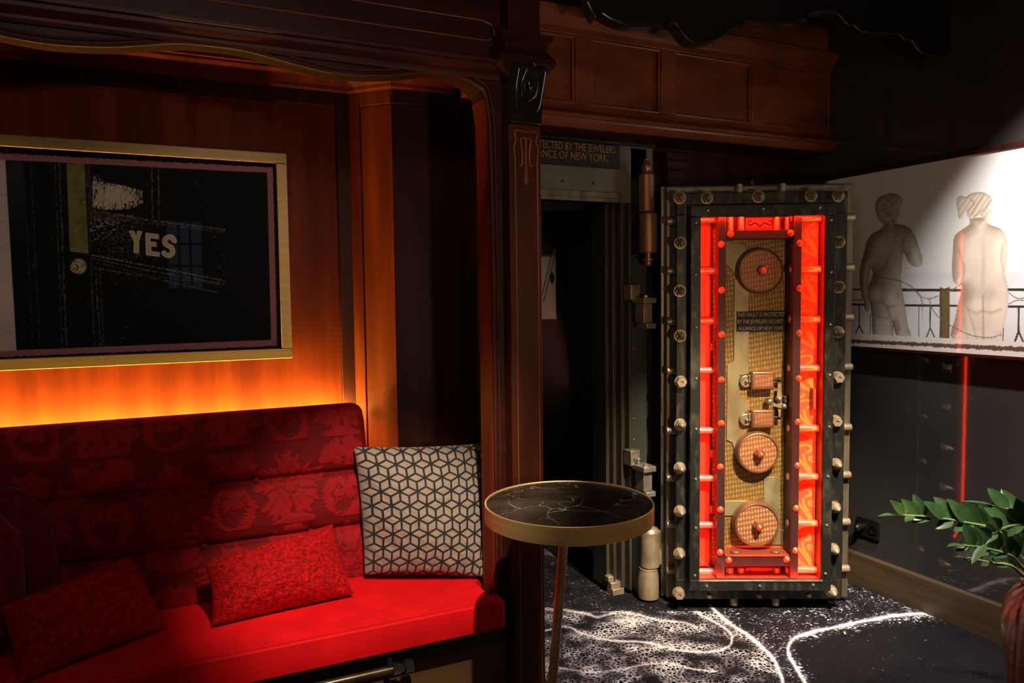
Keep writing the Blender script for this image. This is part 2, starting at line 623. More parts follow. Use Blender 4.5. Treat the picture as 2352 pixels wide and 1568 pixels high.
def vn(x, y, s=0):
    ix, iy = np.floor(x), np.floor(y)
    fx, fy = x-ix, y-iy
    fx, fy = fx*fx*(3-2*fx), fy*fy*(3-2*fy)
    a, b, c, d = _h(ix, iy, s), _h(ix+1, iy, s), _h(ix, iy+1, s), _h(ix+1, iy+1, s)
    return (a*(1-fx)+b*fx)*(1-fy)+(c*(1-fx)+d*fx)*fy


def fbm(x, y, s=0, o=4):
    t, a, n = 0, .5, 0
    for i in range(o):
        t = t+a*vn(x*2**i, y*2**i, s+i*7)
        n += a
        a *= .55
    return t/n


def dline(x, y, pts):
    """distance to a polyline"""
    d = np.full(x.shape, 1e9)
    for (ax, ay), (bx, by) in zip(pts[:-1], pts[1:]):
        vx, vy = bx-ax, by-ay
        t = np.clip(((x-ax)*vx+(y-ay)*vy)/(vx*vx+vy*vy+1e-9), 0, 1)
        d = np.minimum(d, np.hypot(x-ax-t*vx, y-ay-t*vy))
    return d


def inside(x, y, pts):
    r = np.zeros(x.shape, bool)
    n = len(pts)
    for i in range(n):
        (ax, ay), (bx, by) = pts[i], pts[(i+1) % n]
        if ay == by: continue
        r ^= ((ay > y) != (by > y)) & (x < (bx-ax)*(y-ay)/(by-ay)+ax)
    return r


def sdf(x, y, pts):
    d = dline(x, y, list(pts)+[pts[0]])
    return np.where(inside(x, y, pts), d, -d)


def smooth(pts, n=6, closed=False):
    """Catmull-Rom through the points"""
    P = [Vector(p) for p in pts]
    k = len(P)
    out = []
    rng = range(k) if closed else range(k-1)
    for i in rng:
        p1, p2 = P[i], P[(i+1) % k]
        p0 = P[i-1] if (closed or i > 0) else p1*2-p2
        p3 = P[(i+2) % k] if (closed or i+2 < k) else p2*2-p1
        for j in range(n):
            t = j/n
            out.append(0.5*((2*p1)+(p2-p0)*t+(2*p0-5*p1+4*p2-p3)*t*t+(3*p1-p0-3*p2+p3)*t**3))
    if not closed: out.append(P[-1])
    return out


def paint(c, col, m):
    c += (np.array(col, dtype=float)-c)*np.clip(m, 0, 1)[..., None]


# ------------------------------------------------------------------ planes of the room
YF, YC, YB, YN, YU, YV = 2.12, 2.07, 2.75, 2.62, 2.60, 2.78
XE = 1.10    # end wall of the booth
XR = 2.90
ZC = 2.60
SEAT = 0.422

# floor: one carpet, its painted strokes laid out on the floor plane


def build_floor():
    xs = np.concatenate([np.linspace(-3.5, 0.9, 30)[:-1], np.linspace(0.9, 3.0, 420)])
    ys = np.concatenate([np.linspace(-2.5, 1.2, 30)[:-1], np.linspace(1.2, 3.5, 420), np.linspace(3.5, 5.6, 30)[1:]])
    X, Y = np.meshgrid(xs, ys)
    P = np.stack([X, Y, np.zeros_like(X)], -1)
    dcam = P @ np.array(FW)
    Q = P.copy()
    u, v = proj_np(Q)
    ok = (Q-np.array(CAM)) @ np.array(FW) > 0.3
    zx, zy = (u-1240)*2.115, (v-1240)*2.115
    zx = np.where(ok, zx, -9999.)
    zy = np.where(ok, zy, -9999.)
    wob = (fbm(X*14, Y*14, 3)-.5)*22
    c = np.zeros(X.shape+(3,))
    red = np.zeros(X.shape)
    A = smooth([(0, 335), (130, 340), (220, 355), (290, 375), (370, 350), (470, 360), (560, 385), (700, 400), (760, 425)])
    B = smooth([(760, 350), (850, 400), (915, 440), (935, 490), (910, 520), (860, 540), (760, 545), (650, 530), (530, 500), (400, 490), (300, 480), (200, 450), (130, 420), (30, 440), (-60, 470)])
    C = smooth([(820, 310), (860, 350), (930, 410), (1010, 460), (1080, 520), (1130, 570), (1160, 630), (1180, 694), (1195, 800)])
    D = smooth([(2000, 350), (1890, 355), (1700, 370), (1500, 410), (1350, 440), (1250, 470), (1210, 510), (1210, 560), (1240, 610), (1290, 694), (1360, 800)])
    E = smooth([(-60, 590), (0, 600), (100, 620), (250, 640), (400, 625), (500, 605), (620, 598), (720, 620), (850, 640)])
    Fp = smooth([(0, 20), (120, 60), (230, 150), (330, 260)])
    wx, wy = zx+wob*.5, zy+wob*.4
    for L, w, a in ((A, 7, .6), (B, 5, .75), (C, 7.5, .95), (D, 7.5, .95), (E, 5, .6), (Fp, 4, .2)):
        d = dline(wx, wy, [(p[0], p[1]) for p in L])
        red = np.maximum(red, a*np.exp(-(d/w)**2)*np.clip(.45+1.0*fbm(X*22, Y*22, 77), 0, 1)+a*.30*np.exp(-(d/(w*3.2))**2)*fbm(X*60, Y*60, 5))
    # broad smears
    for (ax, ay, rx, ry, a) in ((430, 385, 130, 30, .55), (300, 470, 260, 22, .35), (620, 520, 220, 22, .35), (300, 630, 320, 30, .3), (60, 45, 70, 40, .45)):
        g = np.exp(-(((zx-ax)/rx)**2+((zy-ay)/ry)**2))
        red = np.maximum(red, a*g*(.35+1.1*fbm(X*45, Y*45, 9)))
    cX = np.interp(zy, [p[1] for p in C], [p[0] for p in C])
    dX = np.interp(zy, [350, 440, 470, 510, 560, 610, 694], [1950, 1350, 1250, 1210, 1210, 1240, 1290])
    left = (zx < cX) & ok
    right = (zx > dX) & (zy > 330) & ok
    grn = np.where(left, .85, np.where(right, .05, .22))
    grn = np.where(left & (zy < 345), .22, grn)
    blu = np.where(left, .62, np.where(right, .46, .74))
    dd = dline(zx, zy, [(p[0], p[1]) for p in D])
    blu = np.where(right, .44+.45*np.exp(-(dd/50)**2), blu)
    grn = np.where(ok, grn, .4)
    c[..., 0], c[..., 1], c[..., 2] = np.clip(red, 0, 1), grn, blu
    o = grid_obj('floor', P, M['carpet'], rgb=c)
    struct(o)


build_floor()


def sbox(name, a, b, m, bevel=0):
    return struct(MB().bb(a, b).build(name, m, bevel=bevel, smooth=False))


sbox('ceiling', (-3.5, -2.5, ZC), (3.1, 5.7, ZC+.1), M['ceiling'])
sbox('wall_right', (XR, -2.5, 0), (XR+.1, 5.7, ZC), M['black_gloss'])
sbox('wall_left', (-3.6, -2.5, 0), (-3.5, 2.9, ZC), M['black_paint'])
sbox('wall_front', (-3.5, -2.6, 0), (XR, -2.5, ZC), M['black_paint'])

# a dim window in the wall behind the viewer, seen only as a reflection in the framed glass


def build_window():
    w = MB()
    x0, x1, z0, z1, y = .06, .36, 1.48, 2.12, -2.495
    w.bb((x0-.05, y, z0-.05), (x1+.05, y+.03, z0))
    w.bb((x0-.05, y, z1), (x1+.05, y+.03, z1+.05))
    w.bb((x0-.05, y, z0), (x0, y+.03, z1))
    w.bb((x1, y, z0), (x1+.05, y+.03, z1))
    for k in (1, 2):
        w.bb((x0+(x1-x0)*k/3-.012, y, z0), (x0+(x1-x0)*k/3+.012, y+.02, z1))
        w.bb((x0, y, z0+(z1-z0)*k/3-.012), (x1, y+.02, z0+(z1-z0)*k/3+.012))
    o = struct(w.build('window_1', M['black_paint'], smooth=False))
    MB().bb((x0, y+.002, z0), (x1, y+.006, z1)).build('window_pane', emis('evening_window_light', (.35, .5, .8), .16), o)


build_window()

# ------------------------------------------------------------------ booth: back wall, corner, side panel
cA = Vector((0.640, YB, 0))
cB = Vector((0.765, YN, 0))
ZT, ZP = 2.20, 2.050


def vquad(mb, p, q, z0, z1, th=0.0, out=None):
    """upright slab from p to q (plan points), thickness th towards 'out'"""
    o = (out or Vector((0, 1, 0)))*th
    a, b = Vector((p[0], p[1], 0)), Vector((q[0], q[1], 0))
    z0, z1 = Vector((0, 0, z0)), Vector((0, 0, z1))
    mb.add([a+z0, b+z0, b+z1, a+z1, a+z0+o, b+z0+o, b+z1+o, a+z1+o],
           [(0, 1, 2, 3), (7, 6, 5, 4), (0, 4, 5, 1), (1, 5, 6, 2), (2, 6, 7, 3), (3, 7, 4, 0)])


def booth_walls():
    mb = MB()
    vquad(mb, (-1.9, YB), (cA.x, YB), 0, ZC, .05)
    w = struct(mb.build('wall_back', M['wood'], smooth=False))
    # raised stiles and top rail around the sunken field
    mb = MB()
    mb.bb((.588, YB-.014, .3), (cA.x+.005, YB+.01, 2.10))
    mb.bb((-1.9, YB-.014, ZP), (.588, YB+.01, 2.10))
    mb.build('stile', M['wood_dark'], w, bevel=.004)
    # diagonal corner and side panel
    d = (cB-cA).normalized()
    nrm = Vector((d.y, -d.x, 0))
    mb = MB()
    vquad(mb, cA, cB, 0, ZC, .04, -nrm)
    w2 = struct(mb.build('wall_corner', M['wood'], smooth=False))
    mb = MB()
    a = cA+nrm*.012
    vquad(mb, a, a+d*.052, .3, 2.10, .015, -nrm)
    vquad(mb, a+d*.052, cB+nrm*.012, ZP, 2.10, .015, -nrm)
    mb.build('stile', M['wood'], w2, bevel=.003)
    mb = MB()
    vquad(mb, a+d*.058, cB+nrm*.008, .3, ZP-.004, .012, -nrm)
    mb.build('panel', M['wood_panel_v'] if 'wood_panel_v' in M else M['wood'], w2)
    mb = MB()
    vquad(mb, cB, (XE, YN), 0, ZC, .05)
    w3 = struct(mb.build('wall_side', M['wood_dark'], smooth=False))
    mb = MB()
    mb.bb((cB.x, YN-.012, ZP), (XE, YN+.01, 2.10))
    mb.bb((1.03, YN-.012, .3), (XE, YN+.01, ZP))
    mb.build('stile', M['wood_dark'], w3, bevel=.003)
    mb = MB().bb((XE, YF+.10, 0), (XE+.03, YV-.001, ZC))
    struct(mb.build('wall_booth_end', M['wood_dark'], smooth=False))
    # cornice
    prof = [(0, -.075), (.010, -.075), (.012, -.055), (.022, -.048), (.024, -.036), (.030, -.028), (.044, -.012), (.050, .0), (.050, .008), (.058, .010), (.058, .020), (0, .022)]
    mb = MB()
    z = 2.155
    pth = [(-1.9, YB, z), (cA.x, YB, z), (cB.x, cB.y, z), (1.00, YN, z)]
    mb.sweep(pth, prof)
    struct(mb.build('trim_1', M['wood'], angle=25))
    sb = MB().bb((1.02, YF+.105, 2.09), (XE-.002, YN-.013, 2.20))
    struct(sb.build('trim_2', M['wood_panel'], bevel=.004))
    # soffit of the booth
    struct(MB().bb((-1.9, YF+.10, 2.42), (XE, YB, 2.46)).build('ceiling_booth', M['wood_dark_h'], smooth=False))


booth_walls()

# ------------------------------------------------------------------ the scalloped wooden arch in front
ARCH = [(-560, -70), (-300, 0), (-120, 55), (0, 82), (60, 94), (133, 104), (239, 109), (319, 106), (404, 101), (478, 106), (558, 117), (638, 138), (717, 159), (771, 170), (850, 176), (930, 173), (983, 167), (1036, 173), (1079, 189), (1107, 206)]
JAMB = [(1112, 216), (1119, 256), (1124, 330), (1130, 600), (1134, 900), (1138, 1250), (1141, 1430)]


def build_arch():
    top = smooth([onY(x, y, YF) for x, y in ARCH], 5)
    jamb = [onY(x, y, YF) for x, y in JAMB]
    low = jamb[-1].copy()
    low.z = 0.0
    edge = top+smooth(jamb, 4)+[low]
    root = thing('wooden_arch', 'dark mahogany arch with a wavy lower edge over the red bench', 'arch', (0, YF, 0))
    L = local(root)
    mb = MB(L)
    # strips, so that the concave outline stays clean
    th = Vector((0, .10, 0))
    n = len(edge)
    k = len(top)
    vs, fs = [], []
    for i, p in enumerate(edge):
        th = Vector((0, .055+.045*float(np.clip((i-k+14)/12, 0, 1)), 0))
        q = Vector((p.x, p.y, ZC-.005)) if i < k else Vector((1.075, p.y, p.z))
        vs += [p, q, p+th, q+th]
    # corner block
    for i in range(n-1):
        a, b = 4*i, 4*(i+1)
        if i == k-1:
            continue
        fs += [(a, b, b+1, a+1), (a+2, a+3, b+3, b+2), (a, a+2, b+2, b)]
    c0, c1 = 4*(k-1), 4*k
    base = len(vs)
    cz = Vector((1.075, YF, ZC-.005))
    vs += [cz, cz+th]
    fs += [(c0, c1, c1+1, base, c0+1), (c0+2, c0+3, base+1, c1+3, c1+2), (c0, c0+2, c1+2, c1)]
    fs += [(c0+1, base, base+1, c0+3)]
    mb.add(vs, fs)
    mb.build('spandrel_board', M['wood_dark_h'], root, angle=30)
    # added strip over the jamb; lighter wood stands for light on this face
    jl = MB(L)
    e2 = edge[k+1:]
    vs = []
    for p in e2:
        vs += [(p.x-.003, p.y+.006, p.z), (p.x-.003, p.y+.099, p.z), (p.x+.001, p.y+.006, p.z), (p.x+.001, p.y+.099, p.z)]
    fs = []
    for i in range(len(e2)-1):
        a, b = 4*i, 4*i+4
        fs += [(a, b, b+1, a+1), (a+2, a+3, b+3, b+2), (a, a+2, b+2, b), (a+1, b+1, b+3, a+3)]
    jl.add(vs, fs+[(0, 1, 3, 2), (len(vs)-4, len(vs)-2, len(vs)-1, len(vs)-3)])
    jl.build('lit_jamb_strip', M['wood'], root)
    # twin beads on the edge
    def off(dz, dx, dy):
        out = []
        for i, p in enumerate(edge[:-1]):
            t = (edge[i+1]-edge[max(i-1, 0)]).normalized()
            nn = Vector((-t.z, 0, t.x))
            if nn.z < 0 and i < k-2: nn = -nn
            out.append(p+nn*dz+Vector((0, dy, 0)))
        return out
    for dz, r, dy, nm in ((.003, .0055, -.004, 'M1'), (.018, .0042, -.002, 'M2')):
        MB(L).tube(off(dz, 0, dy), r, 8).build('edge_bead', M['bead'], root)
        # straight moulding above
    z = 2.046
    prof = [(0, -.030), (.008, -.028), (.012, -.020), (.012, -.012), (.022, -.006), (.030, .004), (.030, .014), (.040, .017), (.040, .026), (0, .030)]
    mb = MB(L)
    mb.sweep([(-1.5, YF, z), (.968, YF, z)], prof)
    mb.build('cornice_moulding', M['bead'], root, angle=25)
    # frieze inlay
    pts = [onY(x, y, YF-.001) for x, y in ((470, 0), (600, 18), (850, 48), (1000, 67), (1110, 84))]
    zt = onY(1115, 48, YF).z
    zb = onY(1110, 92, YF).z
    x1 = onY(1136, 70, YF).x
    path = [(-1.5, zt), (x1-.04, zt), (x1-.012, zt-.008), (x1, zt-.03), (x1-.002, zb+.015), (x1-.012, zb+.004), (x1-.03, zb), (-1.5, zb)]
    MB(L).tube([(x, YF, zz) for x, zz in path], .0022, 6).build('inlay_line', M['inlay'], root)


build_arch()


def build_column():
    xl, xr = .966, 1.075
    cx_ = (xl+xr)/2
    root = thing('column', 'square mahogany pilaster with carved corbel and inlaid lines beside the bench', 'column', (cx_, YC, 0))
    L = local(root)
    zs = onY(1200, 285, YC).z      # top of the shaft
    zc = onY(1200, 160, YC).z      # top of the corbel
    MB(L).bb((xl, YC, 0), (xr, YF+.12, zs)).build('shaft', M['wood_col'], root, bevel=.004)
    # carved corbel: bulging bracket narrowing downwards
    w0, w1 = xr-xl-.004, xr-xl-.016
    prof = [(0, .0), (.010, .01), (.012, .03), (.016, .06), (.026, .10), (.040, .135), (.050, .155), (.050, zc-zs)]
    vs, fs = [], []
    for o_, h in prof:
        vs += [(xl+.002, YC+.06, zs+h), (xl+.002, YC-o_, zs+h), (xr-.002, YC-o_, zs+h), (xr-.002, YC+.06, zs+h)]
    for i in range(len(prof)-1):
        for k in range(4):
            fs.append((4*i+k, 4*i+(k+1) % 4, 4*i+4+(k+1) % 4, 4*i+4+k))
    fs += [(0, 1, 2, 3), (4*len(prof)-1, 4*len(prof)-2, 4*len(prof)-3, 4*len(prof)-4)]
    cb = MB(L).add(vs, fs).build('corbel', M['black_lacquer'], root, angle=50)
    zm = zs+.10
    mb = MB(L)
    # oval boss with scrolls
    mb.add(*ellipsoid((cx_, YC-.030, zm+.012), (.012, .014, .026)))
    mb.build('boss', M['black_lacquer'], cb)
    sc = MB(L)
    for s in (-1, 1):
        sc.tube(smooth([(cx_+s*.014, YC-.045, zm+.055), (cx_+s*.026, YC-.034, zm+.02), (cx_+s*.022, YC-.026, zm-.02), (cx_+s*.006, YC-.02, zm-.035)], 6), .0045, 8)
        sc.tube(smooth([(cx_+s*.044, YC-.050, zm+.05), (cx_+s*.044, YC-.030, zm+.0), (cx_+s*.036, YC-.018, zm-.055), (cx_+s*.008, YC-.016, zm-.075)], 6), .004, 8)
    sc.add(*ellipsoid((cx_+.006, YC-.05, zm+.066), (.010, .012, .010)))
    sc.build('carved_scroll', M['black_lacquer'], cb)
    # capital mouldings
    zt = onY(1200, 118, YC).z
    prof = [(0, -.03), (.010, -.028), (.012, -.012), (.028, .0), (.036, .012), (.036, .03), (.026, .04), (.018, .055), (.018, .075), (.030, .085), (.030, .10), (0, .10)]
    mb = MB(L)
    loop = [(xl, YF, zc), (xl, YC, zc), (xr, YC, zc), (xr, YF+.05, zc)]
    mb.sweep(loop, prof)
    mb.bb((xl, YC, zc-.02), (xr, YF, ZC-.002))
    mb.build('capital', M['wood_dark_h'], root, angle=25)
    # inlay on the shaft face
    y = YC-.0005

    def px(a, b):
        p = onY(a, b, y)
        return (p.x, y, p.z)
    il = MB(L)
    xa, xb = xl+.020, xr-.014
    z0 = px(1200, 300)[2]
    il.tube([(xa, y, .05), (xa, y, z0-.09), (xa-.004, y, z0-.05), (xa+.004, y, z0-.03), (xa-.002, y, z0-.008), (xa+.006, y, z0), (cx_, y, z0-.003), (xb-.006, y, z0), (xb+.002, y, z0-.008), (xb-.004, y, z0-.03), (xb+.004, y, z0-.05), (xb, y, z0-.09), (xb, y, .05)], .0022, 6)
    il.build('inlay_line', M['inlay'], root)
    il = MB(L)
    c = cx_+.002
    il.prism([(c-.003, y, z0-.02), (c+.003, y, z0-.02), (c+.004, y, z0-.125), (c+.008, y, z0-.155), (c, y, z0-.165), (c-.008, y, z0-.155), (c-.004, y, z0-.125)], (0, -.0012, 0))
    for s in (-1, 1):
        il.tube(smooth([(c+s*.002, y, z0-.022), (c+s*.017, y, z0-.026), (c+s*.013, y, z0-.06), (c+s*.013, y, z0-.10), (c+s*.024, y, z0-.106)], 5), .0026, 6)
    il.build('inlay_motif', M['inlay'], root)


def ellipsoid(c, r, nu=20, nv=12):
    vs, fs = [], []
    for j in range(nv+1):
        ph = PI*j/nv
        for i in range(nu):
            th = 2*PI*i/nu
            vs.append((c[0]+r[0]*math.sin(ph)*math.cos(th), c[1]+r[1]*math.sin(ph)*math.sin(th), c[2]+r[2]*math.cos(ph)))
    for j in range(nv):
        for i in range(nu):
            fs.append((j*nu+i, j*nu+(i+1) % nu, (j+1)*nu+(i+1) % nu, (j+1)*nu+i))
    return vs, fs


build_column()
# a beam that runs forward from the column head under the ceiling
mb = MB()
mb.sweep([(1.13, YF+.1, ZC-.10), (1.13, -.5, ZC-.10)], [(0, .1), (.0, .02), (-.02, .01), (-.03, -.01), (-.05, -.02), (-.05, .1)])
struct(mb.build('trim_3', M['wood_dark'], angle=25))


# ------------------------------------------------------------------ the bench
def build_bench():
    root = thing('banquette', 'long red velvet bench with damask backrest built into the wooden booth', 'bench', (-.35, 2.3, 0))
    L = local(root)
    x0, x1 = -1.75, .925
    y0, y1 = 2.045, 2.53
    # seat cushion: rounded slab with chamfered back corner at its right end
    out = [(x0, y0), (x1-.006, y0), (x1, y0+.008), (x1, 2.115), (.90, 2.115), (.90, 2.24), (.935, 2.26), (.935, y1), (x0, y1)]
    mb = MB(L).prism([(x, y, SEAT-.085) for x, y in out], (0, 0, .085))
    seat = mb.build('seat', M['velvet'], root, bevel=.016, segs=4, angle=60)
    # stitched seam near the front edge
    MB(L).tube([(x0, y0+.014, SEAT-.0012), (x1-.02, y0+.014, SEAT-.0012)], .0020, 6).build('seam', M['dark_plush'], seat)
    # base board and plinth
    MB(L).bb((x0, 2.11, .03), (.958, 2.16, SEAT-.086)).build('base_panel', M['tan_wood'], root, bevel=.004)
    MB(L).bb((x0, 2.075, 0), (.958, 2.115, .10)).build('plinth', M['wood_h'], root, bevel=.006)
    # backrest: leaning, channelled, damask
    nu, nv = 560, 260
    xa, xb = x0, .632
    U, V = np.meshgrid(np.linspace(0, 1, nu), np.linspace(0, 1, nv))
    Lx = xb-xa
    H = .655
    su = U*Lx
    sv = V*H
    # outline of the board: rounded top right corner
    rc = .045
    X = xa+su
    Z = sv.copy()
    ex = np.clip(X-(xb-rc), 0, None)
    drop = rc-np.sqrt(np.clip(rc**2-ex**2, 0, None))
    Z = Z*(1-drop/H)
    # padding thickness profile and tufts
    T = .075*(1-np.abs(2*V-1)**7)**.5*(1-np.clip((X-(xb-.05))/.05, 0, 1)**4)**.5
    seams = [.355, .64]
    for s in seams:
        T = T-.016*np.exp(-((sv-s*H)/.010)**2)-.012*np.exp(-((sv-s*H)/.035)**2)
    btn = []
    for j, s in enumerate(seams):
        for k in range(-8, 6):
            bx = .09+k*.33+(.165 if j else 0)
            if xa < bx < xb-.05:
                btn.append((bx, s*H))
                r2 = np.hypot(X-bx, sv-s*H)
                T = T-.012*np.exp(-(r2/.022)**2)
    # damask
    tw, thh = .36, .27
    row = np.floor(sv/thh)
    fx = ((X/tw+.5*(row % 2)) % 1-.5)*tw
    fy = sv-(row+.46)*thh
    fx = fx+(fbm(X*16, sv*16, 61)-.5)*.035
    fy = fy+(fbm(X*16+50, sv*16, 63)-.5)*.035
    ax_ = np.abs(fx)
    wob = (fbm(X*70, sv*70, 4)-.5)*.012
    r_ = np.hypot(ax_, fy)
    th = np.arctan2(ax_, fy)
    w2 = (fbm(X*28, sv*28, 14)-.5)*.05
    pet = np.abs(np.cos(th*2.5))**.8
    rim = .070+.042*pet+.008*np.cos(th*17)+.006*np.cos(th*31+1)+wob+w2
    m1 = sst(.005, -.005, r_-rim)
    vein = np.exp(-((np.abs(((th*2.5/PI) % 1)-.5)*r_)/.0030)**2)*(r_ > .015)
    vein = np.maximum(vein, .7*np.exp(-((np.abs(((th*7.5/PI+w2*9) % 1)-.5)*r_*.4)/.0022)**2)*(r_ > .045))
    vein = np.maximum(vein, np.exp(-((r_-.030)/.003)**2))
    lf1 = smooth([(.175, -.13), (.135, -.10), (.120, -.05), (.145, -.01), (.170, -.02), (.172, -.045), (.158, -.05)], 6)
    d1 = dline(ax_, fy, [(p[0], p[1]) for p in lf1])
    m2 = sst(.016, .010, d1+w2*.5+.004*np.sin((ax_-fy)*380))
    d2 = np.hypot((ax_-.150)/1.15, fy-.090)
    a2 = np.arctan2(fy-.090, ax_-.150)
    m3_ = sst(.004, -.004, d2-.034-.012*np.abs(np.cos(a2*2.5))+wob+w2*.5)
    leaf = sst(.004, -.004, np.hypot(ax_/1.25, (fy+.118)/.55)-.05-.008*np.cos(np.arctan2(fy+.118, ax_)*9)+wob)
    mm = np.clip(np.maximum(np.maximum(m1*(1-.85*vein), m2), np.maximum(m3_, leaf)), 0, 1)
    mm = mm*sst(.16, .34, fbm(X*60, sv*60, 24))
    c = np.zeros(X.shape+(3,))
    c[:] = (.15, .0008, .002)
    paint(c, (.30, .003, .005), mm)
    c *= (.8+.4*fbm(X*25, sv*25, 8))[..., None]
    T = T+.0028*mm
    # lean: bottom at y=2.37, top at 2.60; padding swells towards the room
    bot, topy = 2.505, 2.632
    lean = (topy-bot)/H
    zb = SEAT-.075
    nrm = np.array((0, -1, lean))
    nrm = nrm/np.linalg.norm(nrm)
    hz = math.sqrt(1-(lean)**2) if lean < 1 else 1
    P = np.stack([X, bot+Z*lean+T*nrm[1], zb+Z*hz+T*nrm[2]], -1)
    Lm = np.array(L)
    P = P @ Lm[:3, :3].T+Lm[:3, 3]
    br = grid_obj('backrest', P, M['damask'], root, c)
    for bx, bz in btn:
        if bx < -.7: continue
        T0 = .050
        MB(L).add(*ellipsoid((bx, bot+bz*lean-T0, zb+bz*hz+T0*lean), (.010, .006, .010), 12, 8)).build('tuft_button', M['dark_plush'], br)
    MB(L).tube([(xa, 2.680, .938), (.618, 2.680, .938)], .006, 8).build('led_strip', M['warm_led'], root)
    # board behind the padding
    mb = MB(L)
    a = Vector((0, bot+.004, zb))
    b = Vector((0, bot+H*lean+.004, zb+H*hz))
    vs = []
    for x in (xa, xb-.012):
        for p, dy in ((a, 0), (b-Vector((0, 0, .012)), 0), (b-Vector((0, 0, .012)), .022), (a, .022)):
            vs.append((x, p.y+dy, p.z))
    mb.add(vs, [(0, 1, 2, 3), (7, 6, 5, 4), (0, 4, 5, 1), (1, 5, 6, 2), (2, 6, 7, 3), (3, 7, 4, 0)])
    mb.build('back_board', M['wood_dark'], root)


build_bench()


def build_footrail():
    root = thing('foot_rail', 'dark metal pipe foot rail running under the red bench', 'rail', (.2, 2.05, .22))
    L = local(root)
    p = onY(905, 1536, 2.06)
    z = p.z
    MB(L).tube([(-1.5, 2.06, z), (p.x+.02, 2.06, z)], .012, 14).build('pipe', M['pipe'], root)
    MB(L).lathe([(.012, 0), (.017, .002), (.017, .022), (.013, .026), (.013, .034), (.019, .037), (.019, .062), (.012, .066)], (p.x-.005, 2.06, z), (1, 0, 0), 6).build('coupling', M['black_lacquer'], root)
    MB(L).tube(smooth([(p.x-.012, 2.105, z+.085), (p.x-.012, 2.075, z+.06), (p.x-.012, 2.06, z+.01)], 5), .009, 8).build('bracket', M['black_lacquer'], root)


build_footrail()


# ------------------------------------------------------------------ cushions
def cushion(name, label, corners, thick, m, n=70, func=None, pinch=.07, wr=.006, seed=0, group=None, back=True, fluff=0.0, expo=.5, rnd=0.0):
    tl, tr, br, bl = [np.array(v) for v in corners]
    U, V = np.meshgrid(np.linspace(-1, 1, n), np.linspace(-1, 1, n))
    u = U*(1-pinch*(1-V**2))
    v = V*(1-pinch*(1-U**2))
    if rnd:
        u, v = u*np.sqrt(1-rnd*V**4), v*np.sqrt(1-rnd*U**4)
    a, b = ((u+1)/2)[..., None], ((v+1)/2)[..., None]
    base = (bl*(1-a)+br*a)*(1-b)+(tl*(1-a)+tr*a)*b
    nrm = np.cross(tr-tl, bl-tl)
    nrm = nrm/np.linalg.norm(nrm)       # towards the viewer side
    if nrm[1] > 0: nrm = -nrm
    h = ((1-U**2).clip(0)*(1-V**2).clip(0))**expo
    rad = (fbm(U*3+9, V*3+4, seed)-.5)*2
    crease = (fbm((U+V)*5, (U-V)*2, seed+3)-.5)*2
    bumpv = (wr*rad+wr*.8*crease)*np.clip(h*3, 0, 1)
    if fluff:
        bumpv = bumpv+fluff*(fbm(U*38, V*30, seed+5, 3)-.5)*2*np.clip(h*4, .15, 1)
    root = bpy.data.objects.new(name, None)
    ctr = (bl+br)/2
    COL.objects.link(root)
    root.location = ctr
    tag(root, label, 'cushion', group)
    F = base+nrm*(thick*.5*h+bumpv)[..., None]-ctr
    B = base-nrm*(thick*.5*h)[..., None]-ctr
    rgb = func(U, V) if func else None
    grid_obj('front_cover', F, m, root, rgb)
    grid_obj('back_cover', B[:, ::-1], m, root, rgb[:, ::-1] if rgb is not None else None)
    return root, base-ctr


def cube_pattern(U, V):
    s = 7.9
    x, y = U*s/2, V*s/2*1.02
    x = x+.06*(fbm(U*2.5, V*2.5, 31)-.5)
    y = y+.06*(fbm(U*2.5, V*2.5, 37)-.5)
    # nearest pointy-top hexagon with unit width
    h = math.sqrt(3)/2
    j0 = np.round(y/h)
    best = np.full(x.shape, 9.)
    lx, ly = np.zeros_like(x), np.zeros_like(x)
    for dj in (-1, 0, 1):
        j = j0+dj
        o = np.where(np.mod(j, 2) == 0, 0, .5)
        i = np.round(x-o)
        dx, dy = x-(i+o), y-j*h
        d = dx*dx+dy*dy
        m = d < best
        best = np.where(m, d, best)
        lx, ly = np.where(m, dx, lx), np.where(m, dy, ly)
    e = np.full(x.shape, 9.)
    for a in (0, 60, 120):
        e = np.minimum(e, .5-np.abs(lx*math.cos(R(a))+ly*math.sin(R(a))))
    for a in (30, 150, 270):
        ca, sa = math.cos(R(a)), math.sin(R(a))
        t = lx*ca+ly*sa
        pd = np.abs(-lx*sa+ly*ca)
        e = np.minimum(e, np.where(t > 0, pd, 9))
    line = sst(.072, .050, e)
    c = np.zeros(x.shape+(3,))
    c[:] = (.32, .245, .185)
    c *= (.85+.3*fbm(U*30, V*30, 41))[..., None]
    paint(c, (.012, .011, .009), line)
    return c


pbl, pbr = onZ(838, 1320, SEAT+.012), onZ(1131, 1328, SEAT+.012)
pbr = onY(1131, 1328, 2.225)
pbl = onY(838, 1320, 2.41)
ptl, ptr = onY(813, 1026, 2.50), onY(1127, 1016, 2.49)
cushion('patterned_cushion', 'square beige cushion with black cube pattern leaning in the bench corner', (ptl, ptr, pbr, pbl), .20, M['cube_fabric'], n=300, func=cube_pattern, pinch=.035, wr=.006, seed=11)
bb_l, bb_r = onZ(487, 1436, SEAT+.012), onZ(813, 1364, SEAT+.012)
btl, btr = onY(468, 1294, bb_l.y+.13), onY(764, 1203, bb_r.y+.15)
cushion('lumbar_cushion', 'bright red plush lumbar cushion at the middle of the bench', (btl, btr, bb_r, bb_l), .17, M['plush'], n=170, pinch=.05, wr=.008, seed=21, fluff=.0035, group=None)
a_l, a_r = onZ(40, 1570, SEAT+.012), onZ(388, 1438, SEAT+.012)
atl, atr = onY(0, 1392, a_l.y+.10), onY(296, 1276, a_r.y+.14)
